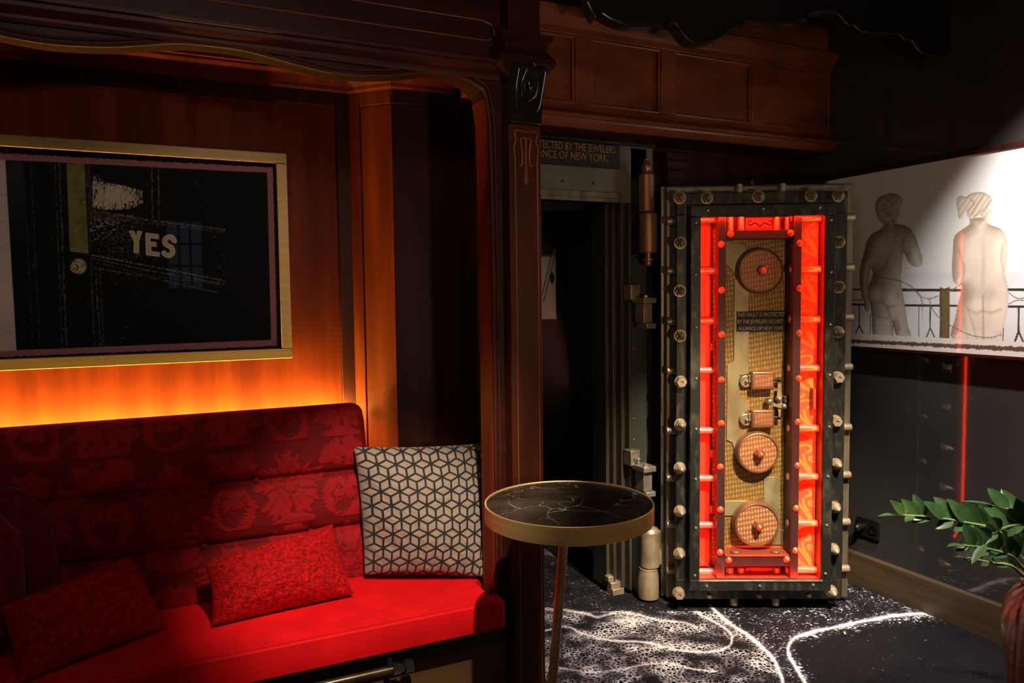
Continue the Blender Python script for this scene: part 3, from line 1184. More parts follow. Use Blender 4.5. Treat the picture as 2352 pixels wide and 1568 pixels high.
cushion('lumbar_cushion', 'dark red plush lumbar cushion at the left end of the bench', (atl, atr, a_r, a_l), .17, M['plush'], n=170, pinch=.05, wr=.008, seed=27, fluff=.0035)


def piped_cushion(px_c, label, seed, ys):
    tl, tr, br, bl = [onY(x, y, Y) for (x, y), Y in zip(px_c, ys)]
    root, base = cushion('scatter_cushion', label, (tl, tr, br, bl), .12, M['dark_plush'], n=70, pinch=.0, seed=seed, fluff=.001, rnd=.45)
    ring = [Vector(base[-1, i]) for i in range(0, 70, 3)]+[Vector(base[69-i, -1]) for i in range(0, 70, 3)]
    MB().tube(ring, .003, 6).build('piping', M['piping'], root)


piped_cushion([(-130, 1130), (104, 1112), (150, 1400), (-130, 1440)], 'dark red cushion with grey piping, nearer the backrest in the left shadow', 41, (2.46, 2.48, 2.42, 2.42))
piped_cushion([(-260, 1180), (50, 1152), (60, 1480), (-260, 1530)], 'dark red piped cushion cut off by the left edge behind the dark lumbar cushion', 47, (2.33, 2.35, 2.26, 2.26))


# ------------------------------------------------------------------ framed print on the booth wall
def frame_boxes(L, x0, x1, z0, z1, w, y0, y1):
    mb = MB(L)
    mb.bb((x0, y0, z1-w), (x1, y1, z1))
    mb.bb((x0, y0, z0), (x1, y1, z0+w))
    mb.bb((x0, y0, z0+w), (x0+w, y1, z1-w))
    mb.bb((x1-w, y0, z0+w), (x1, y1, z1-w))
    return mb


def yes_print(zx, zy):
    c = np.zeros(zx.shape+(3,))
    c[:] = (.006, .006, .0065)
    g = fbm(zx/5, zy/5, 2)
    rag = (fbm(zx/9, zy/9, 5)-.5)*16
    top_o, top_i = 180+85/1585*zx, 218+77/1550*zx
    rgt_o, rgt_i = 1585+25*(zy-265)/1035, 1552+23*(zy-295)/970
    bot_o, bot_i = 1365-65/1610*zx, 1330-65/1575*zx
    o = sst(-2, 3, zy-top_o+rag)*sst(-2, 3, rgt_o+rag*.5-zx)*sst(-2, 3, bot_o+rag-zy)
    paint(c, (.40, .155, .165), o)
    i = sst(-1.5, 1.5, zy-top_i)*sst(-1.5, 1.5, rgt_i-zx)*sst(-1.5, 1.5, bot_i-zy)
    ph = np.zeros_like(c)
    ph[:] = (.007, .008, .009)
    ph *= (.6+.9*g)[..., None]
    # white tiled wall at the far left
    xl = 30+65*(zy-218)/1107
    tile = np.minimum(np.abs(((zy+zx*.05) % 163)-81), np.abs((zx+400) % 250-60))
    paint(ph, (.62, .50, .47), sst(2, -2, zx-xl))
    paint(ph, (.50, .40, .38), sst(2, -2, zx-xl)*sst(3, 1, np.abs(((zy) % 160)-100)))
    paint(ph, (.030, .032, .034), sst(-3, 4, zx-xl)*sst(4, -4, zx-xl-100)*(1-sst(250, 800, zy)))
    sp = fbm(zx/3, zy/14, 13)
    lines = [([(137, 225), (190, 1320)], 1.5, .13), ([(178, 230), (232, 1320)], 2, .16), ([(318, 235), (362, 1315)], 3, .15), ([(345, 238), (386, 1315)], 5, .22),
             ([(500, 243), (528, 770), (548, 1310)], 4, .16), ([(555, 850), (585, 1305)], 5, .22), ([(578, 852), (604, 1305)], 3, .2),
             ([(540, 515), (880, 573), (1305, 625)], 5, .30), ([(530, 560), (880, 590), (1305, 640)], 3, .18),
             ([(882, 262), (886, 560)], 5, .22), ([(920, 268), (924, 560)], 4, .25),
             ([(520, 770), (860, 835), (1305, 922)], 4, .42), ([(530, 790), (860, 862), (1305, 940)], 3, .28), ([(555, 815), (860, 890), (1305, 945)], 3, .16), ([(555, 848), (860, 900), (1260, 990)], 3, .26), ([(1300, 620), (1302, 945)], 2, .06)]
    for L_, w, a in lines:
        d = dline(zx, zy, L_)
        k = sst(w+2, w-1, d)*a*np.clip((sp-.42)*4.2, 0, 1)
        paint(ph, (.62, .58, .52), k)
    # worn pale scrape
    sc = inside(zx, zy, [(536, 300), (560, 300), (600, 350), (720, 370), (830, 400), (830, 470), (760, 505), (620, 512), (536, 500)])
    dd = np.hypot((zx-660)/150, (zy-430)/85)
    nz = .62*fbm(zx/6, zy/16, 17)+.38*fbm(zx/3, zy/4, 19)
    paint(ph, (.58, .48, .32), sst(.40, .60, nz+.22*(1-dd))*sc)
    paint(ph, (.35, .30, .26), .8*sst(.56, .70, fbm(zx/10, zy/6, 23)+.10*(1-np.hypot((zx-590)/120, (zy-590)/50)))*(zx > 525)*(zx < 860)*(zy > 535)*(zy < 720))
    paint(ph, (.15, .045, .03), .8*inside(zx, zy, [(520, 515), (540, 515), (840, 570), (700, 575), (520, 560)])*sst(.35, .6, g))
    paint(ph, (.16, .05, .035), .6*sst(7, 3, dline(zx, zy, [(514, 245), (528, 510)])))
    paint(ph, (.28, .25, .21), .55*sst(.62, .72, fbm(zx/8, zy/4, 29))*(zx > 560)*(zx < 830)*(zy > 640)*(zy < 800))
    # brass finger plate
    pl = sdf(zx, zy, [(386, 240), (492, 243), (514, 766), (405, 752)])
    pc = np.zeros_like(ph)
    pc[:] = (.20, .185, .055)
    pc *= (.45+1.0*fbm(zx/30, zy/45, 33))[..., None]
    k = sst(-1, 2, pl)[..., None]
    ph = ph*(1-k)+pc*k
    for sx_, sy_ in ((404, 455), (486, 465), (420, 735), (500, 748)):
        paint(ph, (.5, .42, .25), sst(6, 3, np.hypot(zx-sx_, zy-sy_)))
    # brass letters
    Y_ = [(748, 632), (779, 632), (791, 668), (797, 632), (825, 635), (806, 692), (806, 763), (776, 760), (778, 694)]
    E_ = [(845, 642), (921, 652), (921, 680), (872, 674), (873, 694), (908, 698), (908, 724), (876, 721), (878, 750), (926, 756), (926, 782), (847, 772)]
    S_ = smooth([(1012, 690), (996, 668), (968, 672), (955, 694), (968, 714), (992, 726), (1003, 748), (992, 770), (968, 774), (952, 760)], 5)
    ds = np.maximum(sdf(zx, zy, Y_), sdf(zx, zy, E_))
    ds = np.maximum(ds, 14-dline(zx, zy, [(p[0], p[1]) for p in S_]))
    sh = np.maximum(sdf(zx-5, zy-3, Y_), sdf(zx-5, zy-3, E_))
    sh = np.maximum(sh, 14-dline(zx-5, zy-3, [(p[0], p[1]) for p in S_]))
    paint(ph, (.16, .14, .05), sst(-1, 1.5, sh))
    paint(ph, (.70, .60, .34), sst(-1, 1.5, ds))
    paint(ph, (.42, .35, .17), .7*sst(4, 9, ds)*(.5+fbm(zx/15, zy/15, 43)))
    paint(ph, (.80, .72, .5), sst(3.5, 1.5, np.minimum(np.minimum(np.hypot(zx-786, zy-700), np.hypot(zx-878, zy-662)), np.minimum(np.hypot(zx-880, zy-765), np.hypot(zx-968, zy-680)))))
    # lock
    r1 = np.hypot(zx-458, zy-838)
    paint(ph, (.05, .045, .03), sst(2, -2, r1-48))
    paint(ph, (.50, .40, .20), sst(2, -2, r1-44)*(.35+.65*np.abs(np.sin(np.arctan2(zy-838, zx-458)*1.5+.4))))
    r2 = np.hypot(zx-436, zy-846)
    paint(ph, (.62, .52, .30), sst(2, -1, r2-27))
    paint(ph, (.10, .08, .04), sst(2, -1, r2-22))
    paint(ph, (.55, .46, .28), sst(2, -1, np.hypot((zx-432)/.7, zy-846)-17))
    paint(ph, (.04, .03, .02), sst(2, -1, np.hypot(zx-430, zy-852)-6))
    # specks
    paint(ph, (.4, .38, .35), .7*sst(.90, .94, vn(zx/4, zy/4, 51))*sst(.72, .82, vn(zx/60, zy/60, 53))*(zx > 130)*(zx < 1300))
    k = i[..., None]
    return c*(1-k)+ph*k


def build_yes_picture():
    yb = YB-.001
    y0 = 2.70
    tr, br = onY(660, 352, y0), onY(671, 822, y0)
    x1, z1, z0 = (tr.x+br.x)/2, tr.z, br.z
    x0 = -.62
    w = .036
    root = thing('framed_picture', 'large gold framed photograph of a black door reading YES above the bench', 'picture', ((x0+x1)/2, y0, z0))
    L = local(root)
    frame_boxes(L, x0, x1, z0, z1, w, y0, yb).build('frame', M['gold_frame'], root, bevel=.002)
    # sheet inside
    yp = y0+.012
    nx, nz = 620, 400
    X, Z = np.meshgrid(np.linspace(x0+w, x1-w, nx), np.linspace(z0+w, z1-w, nz))
    P = np.stack([X, np.full_like(X, yp), Z], -1)
    u, v = proj_np(P)
    rgb = yes_print(u*2.529, (v-280)*2.529)
    o = np.array(root.location)
    grid_obj('print', P-o, M['print_matte'], root, rgb)
    MB(L).bb((x0+w, yp-.006, z0+w), (x1-w, yp-.004, z1-w)).build('glass', M['glass'], root, smooth=False)


build_yes_picture()


# ------------------------------------------------------------------ print of statues on the right wall
def statue_print(zx, zy):
    c = np.zeros(zx.shape+(3,))
    c[:] = (.80, .80, .81)
    t = sst(850, 1300, zy)
    paint(c, (.72, .74, .77), t*.6)
    paint(c, (.66, .68, .72), .6*sst(900, 925, zy)*(1-sst(935, 1000, zy)))
    dark = (.045, .042, .042)
    # railings
    for L_, w in (([(150, 1020), (280, 1021)], 5), ([(150, 1090), (280, 1090)], 3), ([(280, 1020), (280, 1090)], 3), ([(540, 1024), (915, 1026)], 9), ([(1218, 1022), (1500, 1024)], 9), ([(150, 1116), (300, 1118)], 7), ([(555, 1123), (890, 1126)], 7), ([(1215, 1131), (1500, 1133)], 8),
                  ([(262, 1116), (262, 1250), (240, 1300)], 4), ([(262, 1250), (285, 1300)], 4), ([(718, 1125), (718, 1268), (694, 1330)], 4), ([(718, 1268), (747, 1330)], 4), ([(645, 1125), (645, 1330)], 2.5), ([(332, 1180), (332, 1310)], 2.5), ([(478, 1230), (478, 1320)], 2.5),
                  ([(1287, 1135), (1287, 1290), (1262, 1360)], 7), ([(1287, 1290), (1318, 1360)], 6), ([(1188, 1240), (1188, 1360)], 3), ([(1420, 1135), (1420, 1360)], 3)):
        paint(c, dark, sst(w+1.5, w-1.5, dline(zx, zy, L_)))
    for L_ in (smooth([(1222, 1040), (1270, 1075), (1322, 1075), (1380, 1045)], 5), smooth([(1222, 1115), (1270, 1092), (1322, 1092), (1380, 1110)], 5)):
        paint(c, dark, sst(3.5, 1.5, dline(zx, zy, [(p[0], p[1]) for p in L_])))

    gx, gy = np.gradient(zx, axis=1), np.gradient(zy, axis=0)

    def fig(poly, col, shade, soft=38, sm=True, blobs=()):
        pts = [(p[0], p[1]) for p in smooth(poly, 4, True)] if sm else poly
        d = sdf(zx, zy, pts)
        k = sst(-1.5, 1.5, d)
        q = np.clip(d/soft, 0, 1)
        h = soft*1.1*np.sqrt(1-(1-q)**2)
        for (ex, ey, rx, ry, a) in blobs:
            h = h+a*np.exp(-(((zx-ex)/rx)**2+((zy-ey)/ry)**2))
        h = h+4*fbm(zx/40, zy/40, 61)
        hx, hy = np.gradient(h, axis=1)/gx, np.gradient(h, axis=0)/gy
        n = 1/np.sqrt(1+hx*hx+hy*hy)
        lam = np.clip((-hx*.42-hy*-.48*-1+.72)*n, 0, 1)
        lam = np.clip(.05+1.05*lam, 0, 1)
        b = np.array(shade)[None, None, :]+(np.array(col)-np.array(shade))[None, None, :]*lam[..., None]
        c[:] = c*(1-k[..., None])+b*k[..., None]
        return k
    stone, stone_s = (.62, .54, .47), (.20, .165, .14)
    # post
    fig([(779, 1005), (812, 1016), (845, 1003), (843, 1336), (779, 1333)], (.20, .14, .05), (.09, .06, .03), 20, False)
    paint(c, (.10, .11, .08), .6*sst(6, 2, np.abs(zx-832))*(zy > 1010)*(zy < 1334))
    # --- man
    man = [(432, 575), (405, 628), (345, 662), (308, 715), (290, 790), (270, 860), (262, 940), (268, 1010), (288, 1080), (300, 1150), (322, 1163), (326, 1120), (312, 1080), (316, 1000), (326, 930), (336, 880), (350, 930), (318, 1000), (310, 1060), (330, 1110), (342, 1200), (358, 1322), (470, 1322), (470, 1230), (482, 1260), (508, 1324), (594, 1326), (574, 1250), (560, 1150), (545, 1060), (530, 960), (536, 890), (545, 785), (580, 845), (618, 874), (655, 868), (670, 830), (645, 745), (622, 680), (592, 632), (545, 606), (490, 596), (478, 560)]
    mk = fig(man, stone, stone_s, 85, True, ((360, 1040, 42, 42, 34), (462, 1065, 45, 58, 38), (350, 740, 40, 70, 12), (480, 730, 45, 70, 14), (420, 860, 50, 60, -8), (620, 800, 30, 45, 14)))
    for L_, w, a in ((smooth([(505, 650), (470, 760), (420, 880), (375, 925)]), 9, .5), (smooth([(545, 785), (540, 740), (545, 700)]), 9, .7), (smooth([(415, 985), (403, 1040), (410, 1090), (440, 1130), (490, 1128)]), 7, .75), (smooth([(312, 1070), (340, 1102), (405, 1100)]), 7, .6), (smooth([(326, 860), (335, 930), (320, 1000)]), 6, .8), (smooth([(440, 1130), (462, 1200), (480, 1260)]), 8, .7), (smooth([(505, 1040), (515, 1060), (500, 1080)]), 8, .5), (smooth([(420, 620), (440, 660), (450, 760), (430, 900)]), 16, .22), (smooth([(360, 740), (400, 800), (380, 860)]), 22, .25)):
        d = dline(zx, zy, [(p[0], p[1]) for p in L_])
        paint(c, (.20, .165, .145), a*.75*np.exp(-(d/(w*1.35))**2)*mk)
    for (ex, ey, rx, ry) in ((360, 1040, 38, 40), (462, 1060, 42, 55), (440, 760, 60, 90), (620, 800, 30, 45)):
        paint(c, (.78, .72, .66), .55*np.exp(-(((zx-ex)/rx)**2+((zy-ey)/ry)**2))*mk)
    hd = fig([(366, 480), (384, 432), (430, 410), (480, 402), (524, 420), (541, 452), (530, 482), (520, 505), (523, 545), (506, 560), (502, 592), (480, 595), (468, 575), (452, 592), (402, 590), (372, 540)], (.56, .50, .45), (.22, .19, .17), 30)
    cur = fbm(zx/11, zy/11, 71)
    paint(c, (.17, .145, .13), hd*sst(.5, .62, cur)*sst(20, -20, zx-485+.25*(zy-480))*.5)
    fig([(360, 1200), (410, 1190), (462, 1202), (450, 1322), (358, 1322)], (.62, .56, .50), (.36, .30, .27), 30, False)
    # --- woman
    wom = [(975, 565), (972, 600), (905, 648), (870, 690), (862, 800), (858, 900), (868, 968), (895, 992), (918, 985), (916, 1040), (900, 1100), (880, 1200), (866, 1345), (1156, 1352), (1182, 1290), (1206, 1200), (1221, 1120), (1216, 1000), (1196, 915), (1206, 860), (1213, 760), (1206, 682), (1170, 630), (1095, 600), (1070, 560)]
    wk = fig(wom, (.82, .73, .62), (.36, .27, .20), 90, True, ((1000, 1090, 60, 65, 36), (1115, 1095, 60, 65, 36), (960, 740, 50, 70, 12), (1120, 740, 50, 70, 12), (1050, 850, 16, 120, -8)))
    for L_, w, a in ((smooth([(900, 760), (922, 830), (935, 900), (918, 985)]), 7, .75), (smooth([(1185, 740), (1175, 830), (1196, 905)]), 6, .55), (smooth([(1058, 1060), (1058, 1130), (1060, 1340)]), 6, .8), (smooth([(965, 1150), (1010, 1172), (1058, 1160), (1110, 1170), (1170, 1150)]), 8, .6), (smooth([(950, 1120), (985, 1220), (1020, 1345)]), 5, .5), (smooth([(915, 1060), (900, 1200), (905, 1345)]), 5, .4), (smooth([(930, 1120), (935, 1220), (960, 1345)]), 5, .35), (smooth([(1050, 700), (1048, 900), (1052, 1000)]), 16, .18)):
        d = dline(zx, zy, [(p[0], p[1]) for p in L_])
        paint(c, (.38, .26, .15), a*.8*np.exp(-(d/(w*1.3))**2)*wk)
    hk = fig([(886, 455), (908, 418), (945, 425), (990, 400), (1060, 396), (1112, 428), (1122, 470), (1112, 500), (1118, 545), (1098, 590), (1074, 588), (1050, 552), (1030, 545), (985, 566), (956, 548), (948, 515), (928, 562), (904, 566), (895, 520)], (.78, .70, .61), (.45, .37, .30), 26)
    br = .5+.5*np.sin((zx*.8+zy*.55)/4.2+3*fbm(zx/40, zy/40, 77))
    paint(c, (.40, .32, .25), hk*br*.55*sst(6, -6, zx-(1092-.3*(zy-520))))
    for L_ in (smooth([(975, 440), (1000, 470), (960, 510)]), smooth([(1060, 410), (1030, 460), (980, 540)]), smooth([(1105, 450), (1060, 510), (1000, 550)])):
        paint(c, (.34, .26, .2), .7*np.exp(-(dline(zx, zy, [(p[0], p[1]) for p in L_])/5)**2)*hk)
    # chain
    for L_ in ([(340, 940), (500, 960), (600, 1005), (650, 1060), (710, 1080), (780, 1060)], [(545, 1012), (630, 1035), (655, 1065), (668, 1120), (668, 1205)], [(710, 1080), (740, 1160), (800, 1220), (900, 1280), (1000, 1320), (1110, 1330), (1170, 1310)], [(848, 1030), (880, 1012), (918, 985)]):
        pts = [(p[0], p[1]) for p in smooth(L_, 6)]
        d = dline(zx, zy, pts)
        paint(c, (.16, .15, .15), sst(6.5, 4, np.abs(d-2.2)*1.6+2)*(.35+.65*(np.sin((zx+zy)/3.4) > -.2)))
    # white border, ragged brown stripe
    e = 1302+58*(zx-200)/1122
    b0, b1 = 1342+48*(zx-200)/1122, 1362+60*(zx-200)/1122
    rag = (fbm(zx/14, zy/14, 83)-.5)*18
    paint(c, (.80, .75, .70), sst(-1.5, 1.5, zy-e))
    paint(c, (.13, .085, .07), sst(-2, 2, zy-b0+rag)*sst(-2, 2, b1+rag-zy))
    ttop = 300-.196*(zx-0)
    paint(c, (.78, .70, .62), sst(3, -3, zy-ttop))
    return c


def build_statue_picture():
    xf = 2.865
    z1 = onX(2352, 322, xf).z
    z0 = onX(2352, 828, xf).z
    ya, yb = 2.615, .95
    root = thing('wall_print', 'wide photograph of two chained marble statues seen from behind on the black wall', 'picture', (xf, (ya+yb)/2, z0))
    L = local(root)
    w = .012
    mb = MB(L)
    mb.bb((xf, yb, z0), (XR-.001, ya, z0+w))
    mb.bb((xf, yb, z1-w*1.5), (XR-.001, ya, z1))
    mb.bb((xf, yb, z0+w), (XR-.001, yb+w, z1-w*1.5))
    mb.bb((xf, ya-w, z0+w), (XR-.001, ya, z1-w*1.5))
    mb.build('frame', M['wood_dark_h'], root, bevel=.001)
    ny, nz = 500, 420
    Y, Z = np.meshgrid(np.linspace(ya-w, yb+w, ny), np.linspace(z0+w, z1-w*1.5, nz))
    P = np.stack([np.full_like(Y, xf+.006), Y, Z], -1)
    u, v = proj_np(P)
    rgb = statue_print((u-1880)*2.8, (v-300)*2.8)
    grid_obj('print', P-np.array(root.location), M['print'], root, rgb)


build_statue_picture()

# ------------------------------------------------------------------ right wall: skirting, socket, cable
mb = MB()
mb.sweep([(XR, -.5, 0), (XR, 2.78, 0)], [(.0, .150), (-.012, .150), (-.020, .144), (-.022, .13), (-.022, 0)], up=(0, 0, 1))
struct(mb.build('baseboard_right', M['skirting'], angle=25))


def build_socket():
    p = onX(1996, 1212, XR)
    root = thing('wall_socket', 'small black double wall socket above the skirting beside the vault door', 'socket', (XR, p.y, p.z-.05))
    L = local(root)
    x = XR
    MB(L).bb((x-.012, p.y-.06, p.z-.045), (x-.0005, p.y+.06, p.z+.045)).build('cover_plate', M['black_plastic'], root, bevel=.004)
    for s in (-.03, .03):
        MB(L).lathe([(.021, 0), (.021, .004), (.017, .004), (.017, -.004)], (x-.012, p.y+s, p.z), (-1, 0, 0), 20, False).build('outlet', M['black_lacquer'], root)
    # cable
    r2 = thing('power_cable', 'black cable with a plug hanging from the wall socket to the floor', 'cable', (x-.03, p.y+.03, 0))
    L = local(r2)
    q = (x-.013, p.y+.03, p.z)
    MB(L).lathe([(.016, .001), (.018, .004), (.018, .03), (.010, .042)], q, (-1, 0, 0), 16).build('plug', M['black_plastic'], r2)
    pts = [(x-.055, p.y+.03, p.z), (x-.085, p.y+.035, p.z-.008), (x-.105, p.y+.05, p.z-.05), (x-.11, p.y+.06, p.z-.12), (x-.10, p.y+.07, p.z-.2), (x-.10, p.y+.06, .05), (x-.11, p.y+.05, .006), (x-.17, p.y+.03, .006)]
    MB(L).tube(smooth(pts, 6), .0042, 8).build('cord', M['black_plastic'], r2)


build_socket()


# ------------------------------------------------------------------ wood panelling above the vault
def build_upper():
    zb, zt = 2.062, 2.445
    xa, xb = XE+.031, XR-.0
    mb = MB()
    mb.bb((xa, YU+.022, zb-.01), (xb, YU+.06, ZC))
    w = struct(mb.build('wall_upper', M['wood_panel'], smooth=False))
    z0, z1 = onY(1440, 252, YU).z, onY(1440, 100, YU).z
    xs = [onY(a, b, YU).x for a, b in ((1322, 160), (1359, 160), (1519, 180), (1551, 180), (1728, 200), (1754, 200))]
    fr = MB()
    fr.bb((xa, YU, zb), (xb, YU+.03, z0))
    fr.bb((xa, YU, z1), (xb, YU+.03, zt))
    for a, b in zip(xs[::2], xs[1::2]):
        fr.bb((a, YU, z0), (b, YU+.03, z1))
    fr.build('stile', M['wood_panel'], w, bevel=.003)
    pan = [xa]+xs+[xb]
    for a, b in zip(pan[::2], pan[1::2]):
        mb = MB()
        prof = [(0, 0), (.006, -.001), (.008, -.006), (.014, -.012), (.016, -.020)]
        # sunk edge moulding
        loop = [(a, z0), (b, z0), (b, z1), (a, z1)]
        for (p, q, ix, iz) in (((a, z0), (b, z0), 0, 1), ((a, z1), (b, z1), 0, -1)):
            mb.tube([(p[0], YU+.010, p[1]+iz*.006), (q[0], YU+.010, q[1]+iz*.006)], .007, 8)
        for x, s in ((a, 1), (b, -1)):
            mb.tube([(x+s*.006, YU+.010, z0), (x+s*.006, YU+.010, z1)], .007, 8)
        mb.build('panel_moulding', M['wood_panel'], w)
    # crown and ledge
    mb = MB()
    mb.sweep([(xa, YU, zt), (xb, YU, zt)], [(0, -.04), (.006, -.038), (.010, -.026), (.020, -.016), (.034, -.004), (.040, .012), (.040, .03), (0, .034)])
    struct(mb.build('trim_4', M['wood_panel'], angle=25))
    mb = MB()
    mb.sweep([(xa, YU, zb), (xb, YU, zb)], [(.0, -.04), (.012, -.04), (.026, -.030), (.036, -.018), (.038, -.010), (.046, -.006), (.046, .006), (.030, .016), (.014, .03), (.010, .042), (0, .044)])
    struct(mb.build('trim_5', M['wood_panel'], angle=25))
    struct(MB().bb((xa, YU, zb-.039), (xb, YV+.05, zb-.030)).build('trim_6', M['wood_dark_h'], smooth=False))


build_upper()

# wavy black valance that hangs from the ceiling in front of the panelling
VAL = [(1348, 10), (1366, 44), (1378, 34), (1398, 46), (1440, 60), (1500, 62), (1524, 68), (1538, 56), (1552, 62), (1575, 92), (1602, 101), (1634, 98), (1664, 82), (1690, 63), (1702, 64), (1706, 56), (1716, 50), (1750, 54), (1790, 60), (1818, 58), (1836, 48), (1850, 49), (1856, 34), (1874, 29), (1900, 29), (1924, 36), (1944, 58), (1958, 60), (1972, 72), (1994, 78), (2030, 80), (2062, 82), (2076, 94), (2092, 96), (2108, 118), (2130, 130), (2152, 132), (2178, 120), (2200, 108), (2218, 100), (2240, 104), (2252, 110)]


def build_valance():
    # an upright board whose plane runs a little towards the room on the right
    A = Vector((1.60, 2.22, 0))
    dv = Vector((math.sin(R(99)), math.cos(R(99)), 0))
    nv = Vector((dv.y, -dv.x, 0))

    def hit(x, y):
        d = ray(x, y)
        t = (A-CAM).dot(nv)/d.dot(nv)
        return CAM+d*t
    edge = [hit(x, y) for x, y in VAL]
    edge = smooth(edge, 3)
    th = -nv*.05 if nv.y < 0 else nv*.05
    if nv.y > 0: th = nv*.05
    mb = MB()
    vs, fs = [], []
    for p in edge:
        q = Vector((p.x, p.y, ZC-.004))
        vs += [p, q, p+th, q+th]
    for i in range(len(edge)-1):
        a, b = 4*i, 4*i+4
        fs += [(a, b, b+1, a+1), (a+2, a+3, b+3, b+2), (a, a+2, b+2, b), (a+1, b+1, b+3, a+3)]
    fs += [(0, 1, 3, 2), (len(vs)-4, len(vs)-2, len(vs)-1, len(vs)-3)]
    mb.add(vs, fs)
    root = thing('valance', 'black lacquered valance with wavy scrolled lower edge hanging from the ceiling', 'valance', (2.1, 2.15, ZC))
    mb.T = local(root)
    mb2 = MB(local(root))
    mb2.add(vs, fs)
    mb2.build('valance_board', M['black_lacquer'], root, angle=40)
    MB(local(root)).tube([p-th*.1+Vector((0, 0, .006)) for p in edge], .006, 8).build('edge_bead', M['black_lacquer'], root)


build_valance()


# ------------------------------------------------------------------ vault wall, doorway, passage
def build_vault_wall():
    xo = onY(1410, 700, 2.80).x          # right side of the doorway
    zt = onY(1240, 456, 2.78).z          # head of the doorway
    # wall to the right of the doorway, behind the open door
    struct(MB().bb((2.02, YV+.02, 0), (XR, YV+.07, 2.03)).build('wall_vault', M['wood_dark'], smooth=False))
    struct(MB().bb((XE+.06, YV+.30, zt), (2.02, YV+.36, 2.6)).build('wall_passage_head', M['black_paint'], smooth=False))
    # passage behind
    struct(MB().bb((1.92, 2.97, 0), (1.98, 3.40, 2.6)).build('wall_passage_right', M['black_gloss'], smooth=False))
    struct(MB().bb((1.98, 3.36, 0), (2.9, 3.40, 2.6)).build('wall_passage_return', M['black_paint'], smooth=False))
    struct(MB().bb((0.3, 5.55, 0), (XR, 5.6, 2.6)).build('wall_passage_end', M['black_paint'], smooth=False))
    struct(MB().bb((XE, YV, 0), (XE+.06, 5.55, 2.6)).build('wall_passage_left', M['black_paint'], smooth=False))
    # frame
    root = thing('vault_door_frame', 'black iron vault doorway with ribbed steel jamb and heavy hinges', 'door frame', (1.9, YV, 0))
    L = local(root)
    zl = onY(1490, 337, YV).z
    mb = MB(L)
    xr = onY(1500, 600, YV).x
    mb.bb((XE+.07, YV, zt), (xr, YV+.06, zl))
    mb.build('lintel', M['grey_steel'], root, bevel=.003)
    z2 = onY(1240, 432, YV-.012).z
    mb = MB(L)
    mb.bb((XE+.07, YV-.012, zt-.004), (xo+.02, YV+.03, z2))
    mb.bb((XE+.07, YV-.022, zt-.004), (xo+.02, YV+.03, zt+.014))
    mb.build('lintel_rib', M['rail_steel'], root, bevel=.002)
    mb = MB(L)
    mb.bb((XE+.07, YV-.018, zl-.006), (xr, YV+.01, zl+.006))
    mb.build('cap_strip', M['iron_worn'], root, bevel=.002)
    for a, b in ((1291, 416), (1362, 421)):
        p = onY(a, b, YV)
        MB(L).lathe([(.006, -.001), (.006, .003), (.003, .005)], p, (0, -1, 0), 12).build('screw', M['iron'], root)
    # stepped jamb
    xs = [onY(a, 900, YV).x for a in (1411, 1419, 1424, 1431, 1437, 1443, 1449)]
    ds = [.10, .070, .085, .045, .058, .022]
    mb = MB(L)
    for i in range(6):
        mb.bb((xs[i], YV+ds[i]-.03, .02), (xs[i+1], YV+.19, zt))
    mb.build('stepped_jamb', M['jamb_steel'], root, bevel=.002)
    mb = MB(L)
    xa, xb_ = onY(1449, 900, YV).x, onY(1486, 900, YV).x
    mb.bb((xa, YV, .01), (xb_, YV+.06, zl-.01))
    mb.build('jamb_plate', M['iron_plate'], root, bevel=.003)
    mb = MB(L)
    mb.bb((xb_, YV+.015, .0), (2.02, YV+.09, zl-.01))
    mb.build('hinge_plate', M['iron'], root, bevel=.003)
    # jamb foot blocks
    mb = MB(L)
    p = onZ(1420, 1366, 0)
    mb.bb((p.x-.030, p.y-.005, 0), (p.x+.030, p.y+.05, .03))
    mb.bb((p.x-.030, p.y+.010, .03), (p.x+.022, p.y+.05, .055))
    mb.bb((p.x-.036, p.y+.025, .055), (p.x+.000, p.y+.06, .08))
    mb.build('foot_block', M['bronze'], root, bevel=.003)
    # screws on the jamb plate
    for b in (800, 878, 962, 1010, 1260):
        q = onY(1451+.006*b-5, b, YV)
        MB(L).lathe([(.0045, -.001), (.0045, .003), (.002, .006)], (xa+.016, YV, q.z), (0, -1, 0), 12).build('screw', M['steel'], root)
    # hinges
    yh = YV-.085

    def hp(a, b, y=yh):
        return onY(a, b, y)

    def barrel(x, zlo, zhi, r, name, m, collars=True):
        h = zhi-zlo
        pr = [(r*.86, 0), (r, .006), (r, h-.006), (r*.86, h)]
        return MB(L).lathe(pr, (x, yh, zlo), (0, 0, 1), 28).build(name, m, root)
    xh = hp(1487, 550).x
    # upper hinge
    za, zb, zc_, zd = hp(1487, 400).z, hp(1487, 487).z, hp(1487, 581).z, hp(1487, 616).z
    r = .034
    b1 = barrel(xh-.004, zb, za, r, 'hinge_barrel', M['copper'])
    MB(L).lathe([(r*.8, -.004), (r*.72, .006), (r*.58, .012), (r*.62, .020), (r*.70, .028), (r*.62, .04), (r*.42, .05), (r*.30, .058), (r*.34, .064), (r*.12, .076)], (xh-.004, yh, za), (0, 0, 1), 24).build('finial', M['copper'], b1)
    b2 = barrel(xh+.004, zc_, zb-.004, r*1.14, 'hinge_barrel', M['copper'])
    MB(L).lathe([(r*.2, -.058), (r*.45, -.05), (r*.5, -.038), (r*.7, -.034), (r*.72, -.024), (r*.4, -.02), (r*.5, 0.004)], (xh+.004, yh, zc_), (0, 0, 1), 24).build('finial', M['copper'], b2)
